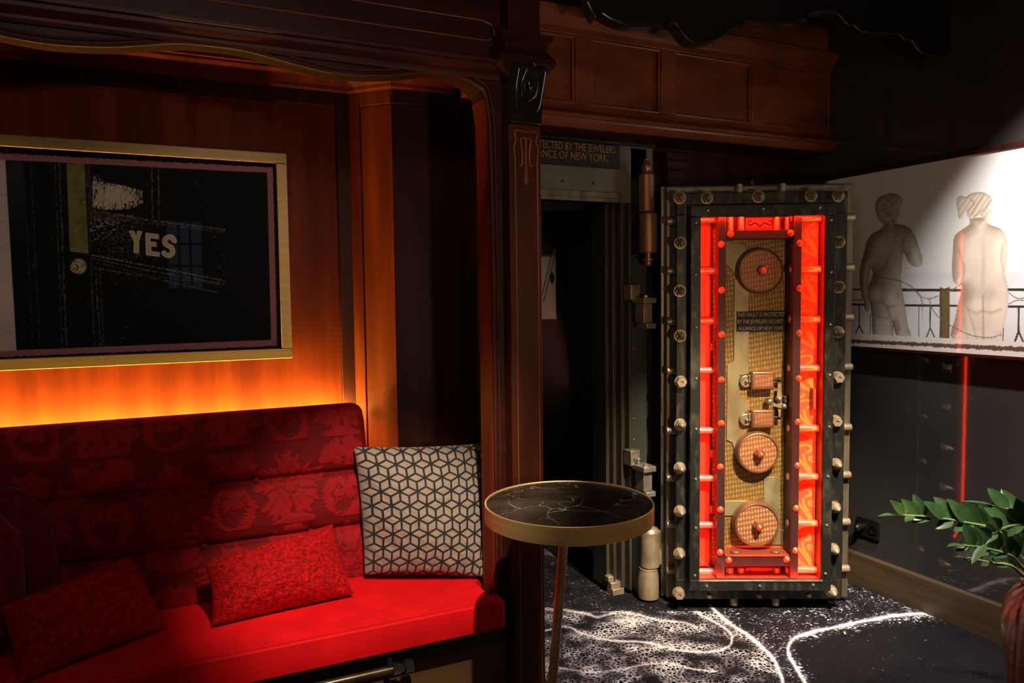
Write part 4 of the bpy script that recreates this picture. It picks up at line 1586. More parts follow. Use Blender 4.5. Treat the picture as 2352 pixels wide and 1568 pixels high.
    for z, w, h in ((za-.09, .10, .15), (zb-.10, .11, .16)):
        MB(L).bb((xh-.028, yh+.01, z-h/2), (xh+.032, YV+.02, z+h/2)).build('hinge_leaf', M['iron'], root, bevel=.004)
    # lower hinge
    ze, zf, zg = hp(1487, 1218).z, hp(1487, 1302).z, 0.012
    b3 = barrel(xh+.012, zf, ze, r*1.25, 'hinge_barrel', M['bronze'])
    MB(L).lathe([(r*1.2, -.002), (r*1.0, .010), (r*.6, .016), (r*.5, .022)], (xh+.012, yh, ze), (0, 0, 1), 24).build('finial', M['bronze'], b3)
    b4 = MB(L).lathe([(r*1.35, 0), (r*1.35, .10), (r*1.1, .135), (r*.85, zf-zg-.012), (r*1.2, zf-zg-.010), (r*1.2, zf-zg-.002)], (xh+.004, yh, zg), (0, 0, 1), 28).build('hinge_barrel', M['bronze'], root)
    MB(L).bb((xh-.026, yh+.01, .02), (xh+.05, YV+.02, ze-.02)).build('hinge_leaf', M['iron_plate'], root, bevel=.004)
    MB(L).box((xh+.045, yh+.005, (ze+zf)/2), (.055, .05, ze-zf-.01)).build('hinge_block', M['bronze'], root, bevel=.006)
    # bolt-work brackets
    for bz, m in ((705, 'bronze'), (1085, 'steel')):
        zt_ = hp(1478, bz-52, yh+.03).z
        k = (hp(1478, bz-52).z-hp(1478, bz+52).z)/.205
        x0 = hp(1456, bz).x+.012
        br = thing_part = None
        o = MB(L).bb((x0-.004, yh+.035, zt_-.07*k), (x0+.046, YV+.01, zt_)).build('bracket', M[m], root, bevel=.003)
        MB(L).lathe([(.013, -.002), (.013, .012), (.008, .012), (.008, .026), (.003, .030)], (x0+.022, yh+.035, zt_-.035*k), (0, -1, 0), 6).build('hex_bolt', M[m], o)
        p_ = MB(L).bb((x0+.010, yh-.045, zt_-.085*k), (x0+.075, yh+.045, zt_-.060*k)).build('bracket_arm', M[m], root, bevel=.003)
        MB(L).lathe([(.011, -.002), (.011, .010)], (x0+.036, yh-.02, zt_-.060*k), (0, 0, 1), 6).build('hex_bolt', M[m], p_)
        MB(L).bb((x0+.022, yh-.025, zt_-.175*k), (x0+.068, yh+.040, zt_-.085*k)).build('bracket_block', M[m], root, bevel=.003)
        MB(L).bb((x0+.030, yh-.035, zt_-.20*k), (x0+.080, yh+.045, zt_-.176*k)).build('bracket_foot', M[m], root, bevel=.003)


build_vault_wall()


def text_mesh(name, txt, size, m, parent, mtx, extrude=.0006, align='LEFT', spacing=1.0):
    cu = bpy.data.curves.new(name, 'FONT')
    cu.body = txt
    cu.size = size
    cu.extrude = extrude
    cu.align_x = align
    cu.space_character = spacing
    t = bpy.data.objects.new(name, cu)
    COL.objects.link(t)
    bpy.context.view_layer.update()
    me = bpy.data.meshes.new_from_object(t.evaluated_get(bpy.context.evaluated_depsgraph_get()))
    bpy.data.objects.remove(t)
    me.transform(mtx)
    me.materials.clear()
    me.materials.append(m)
    o = bpy.data.objects.new(name, me)
    COL.objects.link(o)
    if parent: o.parent = parent
    return o


def build_sign():
    y = YV-.026
    zt, zb = onY(1330, 326, y).z, onY(1330, 380, y).z
    x1 = onY(1424, 350, y).x
    x0 = XE+.07
    root = thing('sign', 'black sign with gilt capitals over the vault doorway', 'sign', ((x0+x1)/2, y, zb))
    L = local(root)
    MB(L).bb((x0, y, zb), (x1, YV-.0005, zt)).build('sign_board', M['sign_black'], root, bevel=.001)
    rows = (('PROTECTED BY THE JEWELERS', 1414, 352.5, 1302), ('ALLIANCE OF NEW YORK.', 1399, 372, 1293))
    for txt, xe, yb_, _ in rows:
        p = onY(xe, yb_, y-.0012)
        s = (onY(1330, yb_-17, y).z-onY(1330, yb_, y).z)/.70
        mtx = L @ Matrix.Translation((p.x, y-.0008, p.z)) @ Matrix.Rotation(PI/2, 4, 'X')
        o = text_mesh('lettering', txt, s, M['sign_gold'], root, Matrix.Identity(4), align='RIGHT')
        # squeeze to the length of the painted line
        xs = [v.co.x for v in o.data.vertices]
        vis = p.x-onY(1243, yb_, y).x
        frac = .835 if txt.startswith('PRO') else .80
        k = (vis/frac)/(max(xs)-min(xs))
        o.data.transform(mtx @ Matrix.Diagonal((k, 1, 1, 1)))


build_sign()


def build_passage_picture():
    y = 4.20
    a, b = onY(1236, 470, y), onY(1279, 732, y)
    a.x -= .25
    struct(MB().bb((XE+.06, y+.03, 0), (2.9, y+.08, 2.6)).build('wall_passage_back', M['black_paint'], smooth=False))
    root = thing('passage_picture', 'pale picture half hidden by the column inside the dark passage', 'picture', ((a.x+b.x)/2, y, b.z))
    X, Z = np.meshgrid(np.linspace(a.x, b.x, 120), np.linspace(b.z, a.z, 160))
    P = np.stack([X, np.full_like(X, y+.01), Z], -1)
    u, v = proj_np(P)
    c = np.zeros(X.shape+(3,))
    c[:] = (.60, .52, .42)
    zx, zy = (u-1220)*3.015, (v-280)*3.015
    d = sdf(zx, zy, [(60, 720), (110, 650), (180, 640), (180, 850), (150, 930), (60, 930)])
    paint(c, (.04, .035, .03), sst(-14, 14, d+20*(fbm(zx/12, zy/12, 3)-.5)))
    paint(c, (.05, .045, .04), sst(-6, 6, 40-np.hypot((zx-145)/.4, zy-1080)*1.0+0*zx))
    for L_ in ([(75, 1200), (150, 880)], [(85, 1250), (168, 900)]):
        paint(c, (.12, .1, .08), sst(5, 2, dline(zx, zy, L_)))
    grid_obj('print', P-np.array(root.location), M['print_matte'], root, c)
    MB(local(root)).bb((a.x-.01, y+.012, b.z-.01), (b.x+.01, y+.029, a.z+.01)).build('backing', M['black_plastic'], root)


build_passage_picture()
spot('passage_spot', (1.75, 3.55, 2.4), (1.75, 4.2, 1.2), 12.0, (1, .8, .6), 70, .8, .03)
area('passage_glow', (2.4, 3.9, 1.0), (1.5, 3.9, .8), .5, (1, .3, .2), .5, .5)


# ------------------------------------------------------------------ the vault door
def build_vault_door():
    dang = R(-26.8)
    rt0 = ray(1740, 1398)
    # the plane of the bolt flange stands 3.20 m away along the view axis at the middle of the door
    loc = CAM+rt0*3.205
    loc.z = 0
    root = thing('vault_door', 'tall black iron vault door standing open with a red lit glass window', 'vault door', loc, dang)
    Mi = local(root)
    o0 = Mi @ CAM

    def D(px, py, y):
        d = (Mi.to_3x3() @ ray(px, py))
        return o0+d*((y-o0.y)/d.y)
    YP, Y1, Y2, Y3 = -.050, 0.0, .055, .120   # front plate, bolt flange, bolt body, rear flange
    # window
    wa, wb = D(1610, 498, YP), D(1887, 1332, YP)
    u0, u1, z0, z1 = wa.x, wb.x, wb.z, wa.z

    def ring(x0, x1, za, zb_, y0, y1, U0=u0, U1=u1, Z0=z0, Z1=z1):
        m = MB()
        m.bb((x0, y0, Z1), (x1, y1, zb_))
        m.bb((x0, y0, za), (x1, y1, Z0))
        m.bb((x0, y0, Z0), (U0, y1, Z1))
        m.bb((U1, y0, Z0), (x1, y1, Z1))
        return m
    fl, fr, ft, fb = D(1585, 900, YP).x, D(1915, 900, YP).x, D(1750, 469, YP).z, D(1750, 1357, YP).z
    ring(fl, fr, fb, ft, YP, YP+.022).build('window_surround', M['iron_worn'], root, bevel=.003)
    # standing-off neck between surround and flange
    e = .012
    g = .016
    O = (u0-g, u1+g, z0-g, z1+g)
    ring(fl+e, fr-e, fb+e, ft-e, YP+.021, Y1+.002, *O).build('neck', M['iron'], root)
    l1, r1, t1, b1 = D(1553, 900, Y1).x, D(1941, 900, Y1).x, D(1750, 441, Y1).z, D(1750, 1376, Y1).z
    ring(l1, r1, b1, t1, Y1, Y1+.026, *O).build('bolt_flange', M['iron_worn'], root, bevel=.003)
    e = .022
    ring(l1+e, r1-e, b1+e, t1-e, Y1+.025, Y3+.002, *O).build('door_body', M['iron'], root, bevel=.002)
    l3, r3, t3, b3 = D(1518, 900, Y3).x, D(1948, 900, Y3).x, D(1750, 424, Y3).z, .012
    ring(l3, r3, b3, t3, Y3, Y3+.014, *O).build('rear_flange', M['rail_steel'], root, bevel=.002)
    l4 = D(1530, 900, Y3-.03).x
    ring(l4, r3-.004, b3+.008, t3-.010, Y3-.036, Y3-.020, *O).build('middle_flange', M['rail_steel'], root, bevel=.002)
    ring(l3+.003, r3-.003, b3+.002, t3-.002, Y3+.014, Y3+.05, *O).build('rear_plate', M['iron'], root, bevel=.002)
    # back of the window box
    YBK = .135
    U0, U1, Z0, Z1 = u0-.013, u1+.013, z0-.013, z1+.013
    MB().bb((U0, YBK, Z0), (U1, YBK+.01, Z1)).build('cavity_back', M['interior'], root)
    mb = MB()
    yw = YP+.0225
    for a, b in (((U0-.002, yw, Z0), (U0, YBK, Z1)), ((U1, yw, Z0), (U1+.002, YBK, Z1)), ((U0, yw, Z0-.002), (U1, YBK, Z0)), ((U0, yw, Z1), (U1, YBK, Z1+.002))):
        mb.bb(a, b)
    mb.build('cavity_side', M['interior'], root)
    # red light strips tucked behind the lip of the surround
    yl_ = YP+.026
    for a, b in (((U0+.001, yl_, z0+.02), (U0+.007, yl_+.007, z1-.02)), ((U1-.007, yl_, z0+.02), (U1-.001, yl_+.007, z1-.02)),
                 ((u0+.02, yw, Z1-.008), (u1-.02, yw+.007, Z1-.001)), ((u0+.02, yw, Z0+.001), (u1-.02, yw+.007, Z0+.008))):
        MB().bb(a, b).build('led_strip', M['led'], root)
    MB().bb((u0-.006, YP+.010, z0-.006), (u1+.006, YP+.014, z1+.006)).build('glass_pane', M['glass'], root)
    # thin bright edge at the foot of the window
    mb = MB().bb((u0-.004, YP-.004, z0-.006), (u1+.004, YP+.002, z0+.002))
    mb.build('window_sill', M['steel'], root, bevel=.001)

    # ---- repeated small parts share one mesh each
    def rep(name, mesh, spots, parent=root, rx=0.0):
        for s in spots:
            o = bpy.data.objects.new(name, mesh)
            COL.objects.link(o)
            o.parent = parent
            o.location = s[:3] if not isinstance(s, Vector) else s
    nut = MB()
    nut.lathe([(.026, .0), (.026, .006)], (0, 0, 0), (0, -1, 0), 20)
    nut.lathe([(.021, .006), (.022, .008), (.022, .022), (.019, .026)], (0, 0, 0), (0, -1, 0), 6)
    nut.lathe([(.0165, .026), (.015, .034), (.010, .043), (.003, .052), (0, .054)], (0, 0, 0), (0, -1, 0), 16)
    nut_m = nut.mesh('acorn_nut', M['bronze'])
    hexm = MB()
    hexm.lathe([(.026, .0), (.026, .006)], (0, 0, 0), (0, -1, 0), 20)
    hexm.lathe([(.023, .006), (.023, .030), (.021, .033), (.007, .033), (.007, .026), (0, .026)], (0, 0, 0), (0, -1, 0), 6)
    hex_m = hexm.mesh('hex_nut', M['bronze'])
    left = [(1566, 457), (1567, 560), (1566, 670), (1567, 773), (1567, 976), (1566, 1076), (1566, 1175), (1565, 1272)]
    right = [(1929, 452), (1931, 558), (1931, 661), (1929, 764), (1924, 1067), (1921, 1166), (1918, 1262), (1913, 1358)]
    top = [(1628, 457), (1746, 454), (1867, 452)]

    def at(lst, y, dx=5, dy=-2):
        return [D(a-dx, b+dy, y) for a, b in lst]
    rep('acorn_nut', nut_m, at(left, Y1)+at(right, Y1)+at(top, Y1))
    rep('hex_nut', hex_m, at([(1568, 878), (1563, 1362), (1927, 868), (1922, 968)], Y1))
    # little dome screws of the surround
    scr = MB().lathe([(.0062, 0), (.0060, .002), (.004, .0045), (0, .0055)], (0, 0, 0), (0, -1, 0), 12).mesh('screw', M['steel'])
    sc = [(1599, 511), (1598, 631), (1599, 752), (1599, 869), (1599, 985), (1598, 1100), (1598, 1212), (1596, 1321), (1626, 483), (1753, 480), (1883, 477), (1909, 505), (1909, 625), (1907, 745), (1906, 861), (1905, 980), (1902, 1094), (1899, 1206), (1896, 1317), (1623, 1345), (1745, 1345), (1868, 1343)]
    rep('screw', scr, [D(a, b, YP) for a, b in sc])
    dom = MB().lathe([(.013, 0), (.012, .004), (.008, .009), (0, .011)], (0, 0, 0), (0, -1, 0), 16).mesh('dome_bolt', M['bronze'])
    rep('dome_bolt', dom, [D(a, b, Y1) for a, b in ((1629, 1368), (1744, 1368), (1858, 1366))])
    # locking bolts that stick out of the edges
    yp = Y2+.012
    lp = [508, 622, 738, 851, 989, 1098, 1204, 1310]
    rpn = [499, 614, 729, 843, 981, 1090, 1198, 1305]
    xa = D(1531, 900, yp).x
    pin = MB().lathe([(.0165, 0), (.0165, .058), (.014, .061)], (0, 0, 0), (-1, 0, 0), 18).mesh('locking_bolt', M['bronze'])
    rep('locking_bolt', pin, [Vector((xa+.060, yp, D(1540, b, yp).z)) for b in lp])
    pin2 = MB().lathe([(.0165, 0), (.0165, .046), (.0145, .049)], (0, 0, 0), (1, 0, 0), 18).mesh('locking_bolt', M['bronze'])
    xb_ = D(1956, 900, yp).x
    rep('locking_bolt', pin2, [Vector((xb_-.049, yp, D(1948, b, yp).z)) for b in rpn])
    pv = MB().lathe([(.0135, 0), (.0135, t3-t1+.018)], (0, 0, 0), (0, 0, 1), 18).mesh('locking_bolt', M['bronze'])
    rep('locking_bolt', pv, [Vector((D(1698, 442, Y2).x, Y2, t1-.024)), Vector((D(1797, 440, Y2).x, Y2, t1-.024))])
    pv2 = MB().lathe([(.0165, 0), (.0165, -.06), (.0145, -.063)], (0, 0, .03), (0, 0, 1), 18).mesh('locking_bolt', M['bronze'])
    rep('locking_bolt', pv2, [Vector((D(1686, 1380, .02).x, .022, b1)), Vector((D(1781, 1379, .02).x, .022, b1))])
    MB().add(*ellipsoid((D(1728, 418, Y3).x, Y3+.01, t3+.012), (.011, .011, .018))).build('top_knob', M['iron_worn'], root)

    # ---- mechanism seen through the window
    YM = -.006       # plane of the maroon bar frame
    bx = [D(a, 900, YM).x for a in (1648, 1666, 1820, 1838)]
    bt, bt2 = D(1745, 528, YM).z, D(1745, 547, YM).z
    bb_, bb2 = D(1745, 1277, YM).z, D(1745, 1300, YM).z
    mb = MB()
    mb.bb((bx[0], YM, z0-.010), (bx[1], YM+.04, z1+.010))
    mb.build('upright_bar', M['maroon_bar'], root, bevel=.002)
    mb = MB().bb((bx[2], YM, z0-.010), (bx[3], YM+.04, z1+.010))
    mb.build('upright_bar', M['maroon_bar'], root, bevel=.002)
    MB().bb((bx[1], YM+.002, bt2), (bx[2], YM+.10, bt)).build('cross_bar', M['maroon_bar'], root, bevel=.002)
    MB().bb((bx[1], YM+.002, bb2), (bx[2], YM+.045, bb_)).build('cross_bar', M['maroon_bar'], root, bevel=.002)
    MB().bb((bx[1]+.004, YM-.001, bb_-.001), (bx[2]-.004, YM+.10, bb_+.004)).build('cross_bar_cap', M['interior'], root, bevel=.001)
    for a in (1691, 1783):
        p = D(a, 1268, YM+.02)
        MB().lathe([(.020, 0), (.020, .008), (.017, .011)], (p.x, YM+.03, bb_+.004), (0, 0, 1), 20).build('stud', M['copper'], root)
    cone = MB().lathe([(.0145, 0), (.0145, .002), (.001, .016)], (0, 0, 0), (0, -1, 0), 24).mesh('cone_rivet', M['copper'], angle=20)
    riv = [(1657, 561), (1658, 666), (1658, 768), (1657, 872), (1657, 972), (1655, 1072), (1655, 1170), (1654, 1268), (1837, 558), (1837, 662), (1836, 765), (1835, 869), (1833, 969), (1832, 1069), (1829, 1167), (1827, 1264)]
    rep('cone_rivet', cone, [D(a, b, YM) for a, b in riv]+[D(a, b, YM+.002) for a, b in ((1678, 537), (1816, 535), (1674, 1286), (1807, 1284))])
    # rods across the side cavities
    yr = .062
    rl, rr = D(1640, 900, yr).x, D(1668, 900, yr).x
    rod_l = MB().lathe([(.0155, 0), (.0155, bx[1]-u0+.012), (.013, bx[1]-u0+.014)], (0, 0, 0), (1, 0, 0), 20).mesh('rod', M['rod'])
    rep('rod', rod_l, [Vector((u0+.001, yr, D(1630, b, yr).z)) for b in (504, 622, 737, 850, 988, 1098, 1205, 1312)])
    rod_r = MB().lathe([(.0155, 0), (.0155, u1-bx[2]+.012), (.013, u1-bx[2]+.014)], (0, 0, 0), (-1, 0, 0), 20).mesh('rod', M['rod'])
    rep('rod', rod_r, [Vector((u1+.010, .038, D(1865, b, .038).z)) for b in (501, 618, 733, 845, 983, 1094, 1201, 1308)])
    # left: pale slide plate and gear rack
    ym = .100
    a, b = D(1600, 900, ym).x, D(1632, 900, ym).x
    MB().bb((max(a, u0+.001), ym, z0+.004), (b, ym+.02, z1-.004)).build('slide_plate', M['interior'], root, bevel=.001)
    a, b = bx[1]-.012, bx[1]-.004
    MB().bb((a, YM+.04, z0-.008), (b+.002, YBK, z1+.008)).build('guide_rail', M['maroon_bar'], root, bevel=.001)
    a, b = D(1632, 900, .118).x, D(1643, 900, .118).x
    MB().bb((a, .118, z0+.004), (b, .125, z1-.004)).build('rack', M['turned'], root)
    for zz in (797, 1042, 1170):
        p = D(1637, zz, .08)
        MB().box((p.x, .095, p.z), (.018, .03, .034)).build('catch', M['steel'], root, bevel=.002)
    # right: engraved strip
    ye = .112
    xa_, xb2 = bx[2]+.014, U1-.003
    ny_, nx_ = 700, 56
    X, Z = np.meshgrid(np.linspace(xa_, xb2, nx_), np.linspace(z0+.003, z1-.003, ny_))
    su, sv = (X-xa_)/(xb2-xa_), (Z-z0)
    per = .195
    t = (sv/per) % 1
    fx, fy = su, t*per/(xb2-xa_)
    k = np.zeros_like(X)
    H_ = per/(xb2-xa_)
    strokes = [[(.95, .02), (.75, .25*H_), (.45, .5*H_), (.35, .68*H_), (.5, .8*H_), (.78, .82*H_), (.85, .72*H_), (.7, .66*H_)],
               [(.95, .04), (.85, .25*H_), (.65, .45*H_), (.60, .60*H_)], [(.9, .0), (.5, .18*H_), (.2, .32*H_)], [(.95, .0), (.6, .10*H_), (.15, .18*H_)],
               [(.95, .46*H_), (.8, .50*H_), (.82, .56*H_), (.95, .55*H_)], [(.2, .92*H_), (.5, .9*H_), (.6, .96*H_)], [(.10, .40*H_), (.2, .46*H_), (.12, .52*H_)]]
    for i, st in enumerate(strokes):
        st = [(p[0], p[1]) for p in smooth(st, 5)]
        d = np.minimum(dline(fx, fy, st), np.minimum(dline(fx, fy-H_, st), dline(fx, fy+H_, st)))
        k = np.maximum(k, sst(.060, .022, d)*(1 if i < 2 else .9))
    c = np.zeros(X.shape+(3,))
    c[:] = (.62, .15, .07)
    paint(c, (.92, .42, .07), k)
    P = np.stack([X, ye-.052*su, Z], -1)      # the strip slants out towards the lip
    grid_obj('engraved_strip', P, M['engraved'], root, c)
    MB().bb((bx[2]+.004, YM+.04, z0-.008), (bx[2]+.012, YBK, z1+.008)).build('guide_rail', M['maroon_bar'], root)
    p0, p1 = D(1868, 893, .030), D(1884, 940, .030)
    blk = MB().bb((p0.x, .030, p1.z), (min(p1.x, u1-.002), .075, p0.z)).build('lock_block', M['interior'], root, bevel=.003)
    # top and bottom nests
    for (zc, h, nm) in ((514, 30, 't'), (1316, 26, 'b')):
        p = D(1745, zc, .09)
        hh = h*.0019
        for a, w in ((1677, .030), (1702, .026), (1785, .026), (1811, .030)):
            q = D(a, zc, .075)
            MB().lathe([(.016, -hh/2), (.016, hh/2)], (q.x, .080, q.z), (0, 0, 1), 16).build('bolt_stub', M['rod'], root)
        q = D(1745, zc, .09)
        mb = MB().bb((q.x-.062, .090, q.z-hh/2), (q.x+.062, .120, q.z+hh/2))
        ob = mb.build('engraved_block', M['interior'], root, bevel=.003)
        sc2 = MB()
        for s in (-1, 1):
            sc2.tube(smooth([(q.x, .0885, q.z-.012), (q.x+s*.02, .0885, q.z+.004), (q.x+s*.042, .0885, q.z-.006), (q.x+s*.05, .0885, q.z+.010), (q.x+s*.036, .0885, q.z+.012)], 5), .003, 6)
        sc2.build('engraving', M['brass'], ob)
    # engine turned plate with the bare steel plates let into it
    yb = .105
    a, b = D(1662, 900, yb), D(1826, 900, yb)
    zt_, zb__ = D(1745, 545, yb).z, D(1745, 1282, yb).z
    MB().bb((a.x, yb, zb__), (b.x, yb+.02, zt_)).build('back_plate', M['turned'], root)

    def poly(name, pts, y, th, m, par=root, bev=.001):
        P = [D(x, yy, y) for x, yy in pts]
        return MB().prism([(p.x, y, p.z) for p in P], (0, th, 0)).build(name, m, par, bevel=bev, angle=25)
    poly('swirl_plate', [(1687, 640), (1720, 640), (1720, 858), (1698, 862), (1698, 905), (1720, 920), (1720, 940), (1697, 960), (1698, 985), (1718, 996), (1716, 1030), (1690, 1042), (1682, 1016), (1669, 1010), (1671, 838), (1686, 828)], yb-.006, .008, M['plate'])
    poly('swirl_plate', [(1667, 555), (1712, 562), (1715, 600), (1700, 640), (1667, 605)], yb-.006, .008, M['plate'])
    poly('swirl_plate', [(1755, 1095), (1791, 1095), (1790, 1215), (1816, 1217), (1813, 1252), (1755, 1250)], yb-.006, .008, M['plate'])
    poly('swirl_plate', [(1665, 1150), (1745, 1150), (1745, 1184), (1664, 1184)], yb-.007, .008, M['plate'])
    # engraved notice on the plate, worn
    def txt(t, x, y, h, wpx, m):
        p, q = D(x, y, yb-.0065), D(x, y-h, yb-.0065)
        o = text_mesh('notice_lettering', t, (q.z-p.z)/.7, m, root, Matrix.Identity(4), extrude=.0004)
        xs = [v.co.x for v in o.data.vertices]
        k = (D(x+wpx, y, yb).x-D(x, y, yb).x)/(max(xs)-min(xs))
        o.data.transform(Matrix.Translation((p.x, yb-.0068, p.z)) @ Matrix.Rotation(PI/2, 4, 'X') @ Matrix.Diagonal((k, 1, 1, 1)))
    npl = poly('notice_plate', [(1691, 715), (1806, 712), (1806, 760), (1691, 762)], yb-.0062, .004, M['sign_black'])
    txt('THIS VAULT IS PROTECTED', 1693, 727, 9, 110, M['plate'])
    txt('BY THE JEWELERS SECURITY', 1693, 743, 9, 110, M['plate'])
    txt('ALLIANCE OF NEW YORK', 1696, 758, 8, 104, M['plate'])
    # three discs
    for (cx_, cy_, rp, ydisc) in ((1749, 622, 51, .052), (1742, 1040, 47, .050), (1739, 1205, 51, .048)):
        p = D(cx_, cy_, ydisc)
        rr_ = D(cx_+rp, cy_, ydisc).x-p.x
        o = MB().lathe([(rr_*1.04, -.040), (rr_*1.04, -.012), (rr_*1.0, 0), (rr_*.93, .002), (rr_*.92, -.004), (rr_*.05, -.003)], p, (0, -1, 0), 56).build('combination_disc', M['copper'], root)
        MB().lathe([(rr_*.90, 0), (0.001, .0008)], (p.x, ydisc+.003, p.z), (0, -1, 0), 48).build('disc_face', M['turned_copper'], o)
        n_ = MB().lathe([(.020, -.004), (.021, .004), (.021, .026), (.018, .030)], p, (0, -1, 0), 6).build('hub_nut', M['copper'], o)
        MB().lathe([(.014, .028), (.013, .040), (.004, .050), (0, .052)], p, (0, -1, 0), 20).build('hub_tip', M['copper'], o)
        MB().lathe([(.017, -.06), (.017, -.004)], p, (0, -1, 0), 16).build('spindle', M['bronze'], o)
    # two lock cases with dials
    for cy_ in (874, 962):
        p = D(1753, cy_, .058)
        w, h = .098, .080
        o = MB().box((p.x, .078, p.z), (w, .042, h)).build('lock_case', M['copper'], root, bevel=.008, segs=3)
        MB().box((p.x, .0565, p.z-.001), (w*.80, .003, h*.62)).build('case_face', M['turned_copper'], o, bevel=.001)
        q = D(1714, cy_+2, .080)
        d_ = MB().lathe([(.026, -.02), (.026, 0), (.022, .002), (.021, -.001), (.0, -.001)], (q.x, .084, q.z), (0, -1, 0), 32).build('dial', M['bronze'], root)
        MB().lathe([(.006, 0), (.006, .014), (.003, .016)], (q.x+.002, .084, q.z), (0, -1, 0), 12).build('dial_pin', M['steel'], d_)
        MB().box((q.x+.024, .088, q.z+.012), (.03, .03, .036)).build('case_neck', M['bronze'], root, bevel=.003)
        s = D(1788, cy_+(-2 if cy_ < 900 else -4), .075)
        MB().lathe([(.006, 0), (.006, .02), (.010, .022), (.010, .034)], (p.x+w/2-.004, .075, s.z), (1, 0, 0), 12).build('case_knob', M['iron_worn'], o)
    # lever linkage
    yl = .066
    poly('lever', [(1787, 885), (1794, 885), (1797, 912), (1793, 955), (1789, 958), (1784, 912)], yl, .006, M['plate'])
    poly('lever', [(1766, 920), (1785, 928), (1800, 932), (1816, 934), (1816, 940), (1798, 938), (1780, 934), (1764, 928)], yl-.008, .006, M['plate'])
    poly('lever', [(1802, 910), (1809, 908), (1810, 925), (1804, 927)], yl-.002, .012, M['steel'])
    for a, b, r_, y_ in ((1769, 923, .014, yl-.012), (1791, 917, .010, yl-.010), (1802, 933, .011, yl-.014), (1805, 912, .005, yl-.004), (1806, 921, .005, yl-.004)):
        p = D(a, b, y_)
        MB().lathe([(r_, -.03), (r_, -.002), (r_*.8, .004), (r_*.3, .007)], p, (0, -1, 0), 18).build('pivot', M['steel'], root)
    return root


build_vault_door()


# wooden pilaster on the vault wall behind the door
def build_pilaster():
    x0, x1 = onY(1505, 500, 2.77).x, onY(1562, 500, 2.77).x
    x0 = 2.075
    root = thing('pilaster', 'dark mahogany pilaster on the wall behind the vault door', 'column', ((x0+x1)/2, 2.78, 0))
    L = local(root)
    zc = onY(1530, 405, 2.77).z
    MB(L).bb((x0, 2.755, 0), (x1, 2.80, zc)).build('shaft', M['wood_dark'], root, bevel=.003)
    mb = MB(L)
    mb.sweep([(x0, 2.80, zc), (x0, 2.755, zc), (x1, 2.755, zc), (x1, 2.80, zc)], [(0, -.01), (.006, -.01), (.008, .02), (.02, .04), (.024, .06), (.034, .07), (.034, .098), (0, .098)])
    mb.bb((x0, 2.755, zc-.01), (x1, 2.80, zc+.098))
    mb.build('capital', M['wood_dark'], root, angle=25)


build_pilaster()


# ------------------------------------------------------------------ table
def build_table():
    c = CAM+ray(1306, 1153)*2.0
    zt = c.z
    root = thing('side_table', 'round black marble side table with brass rim in front of the column', 'table', (c.x, c.y, 0))
    L = local(root)
    r = .2265
    MB(L).lathe([(r-.006, -.012), (r-.006, 0), (.001, .0004)], (c.x, c.y, zt), (0, 0, 1), 96).build('marble_top', M['marble'], root, angle=20)
    MB(L).lathe([(r-.0055, -.040), (r-.0055, .001), (r-.004, .003), (r-.001, .003), (r, .0015), (r, -.043), (r-.004, -.045), (.001, -.045)], (c.x, c.y, zt), (0, 0, 1), 128, False).build('rim', M['rim_brass'], root, angle=25)
    a = onZ(1293, 1256, zt-.045)
    # one slanting leg to a foot plate
    t0 = CAM+ray(1294, 1254)*1.95
    b0 = CAM+ray(1269, 1568)*1.93
    d = b0-t0
    t0 = t0-d*((t0.z-(zt-.045))/d.z)
    f = t0+d*((.012-t0.z)/d.z)
    MB(L).tube([t0, f], .0125, 20).build('leg', M['rim_brass'], root)
    MB(L).lathe([(.17, 0), (.17, .010), (.165, .013), (.02, .016)], (f.x+.02, f.y, .001), (0, 0, 1), 64).build('foot_plate', M['brass'], root)


build_table()


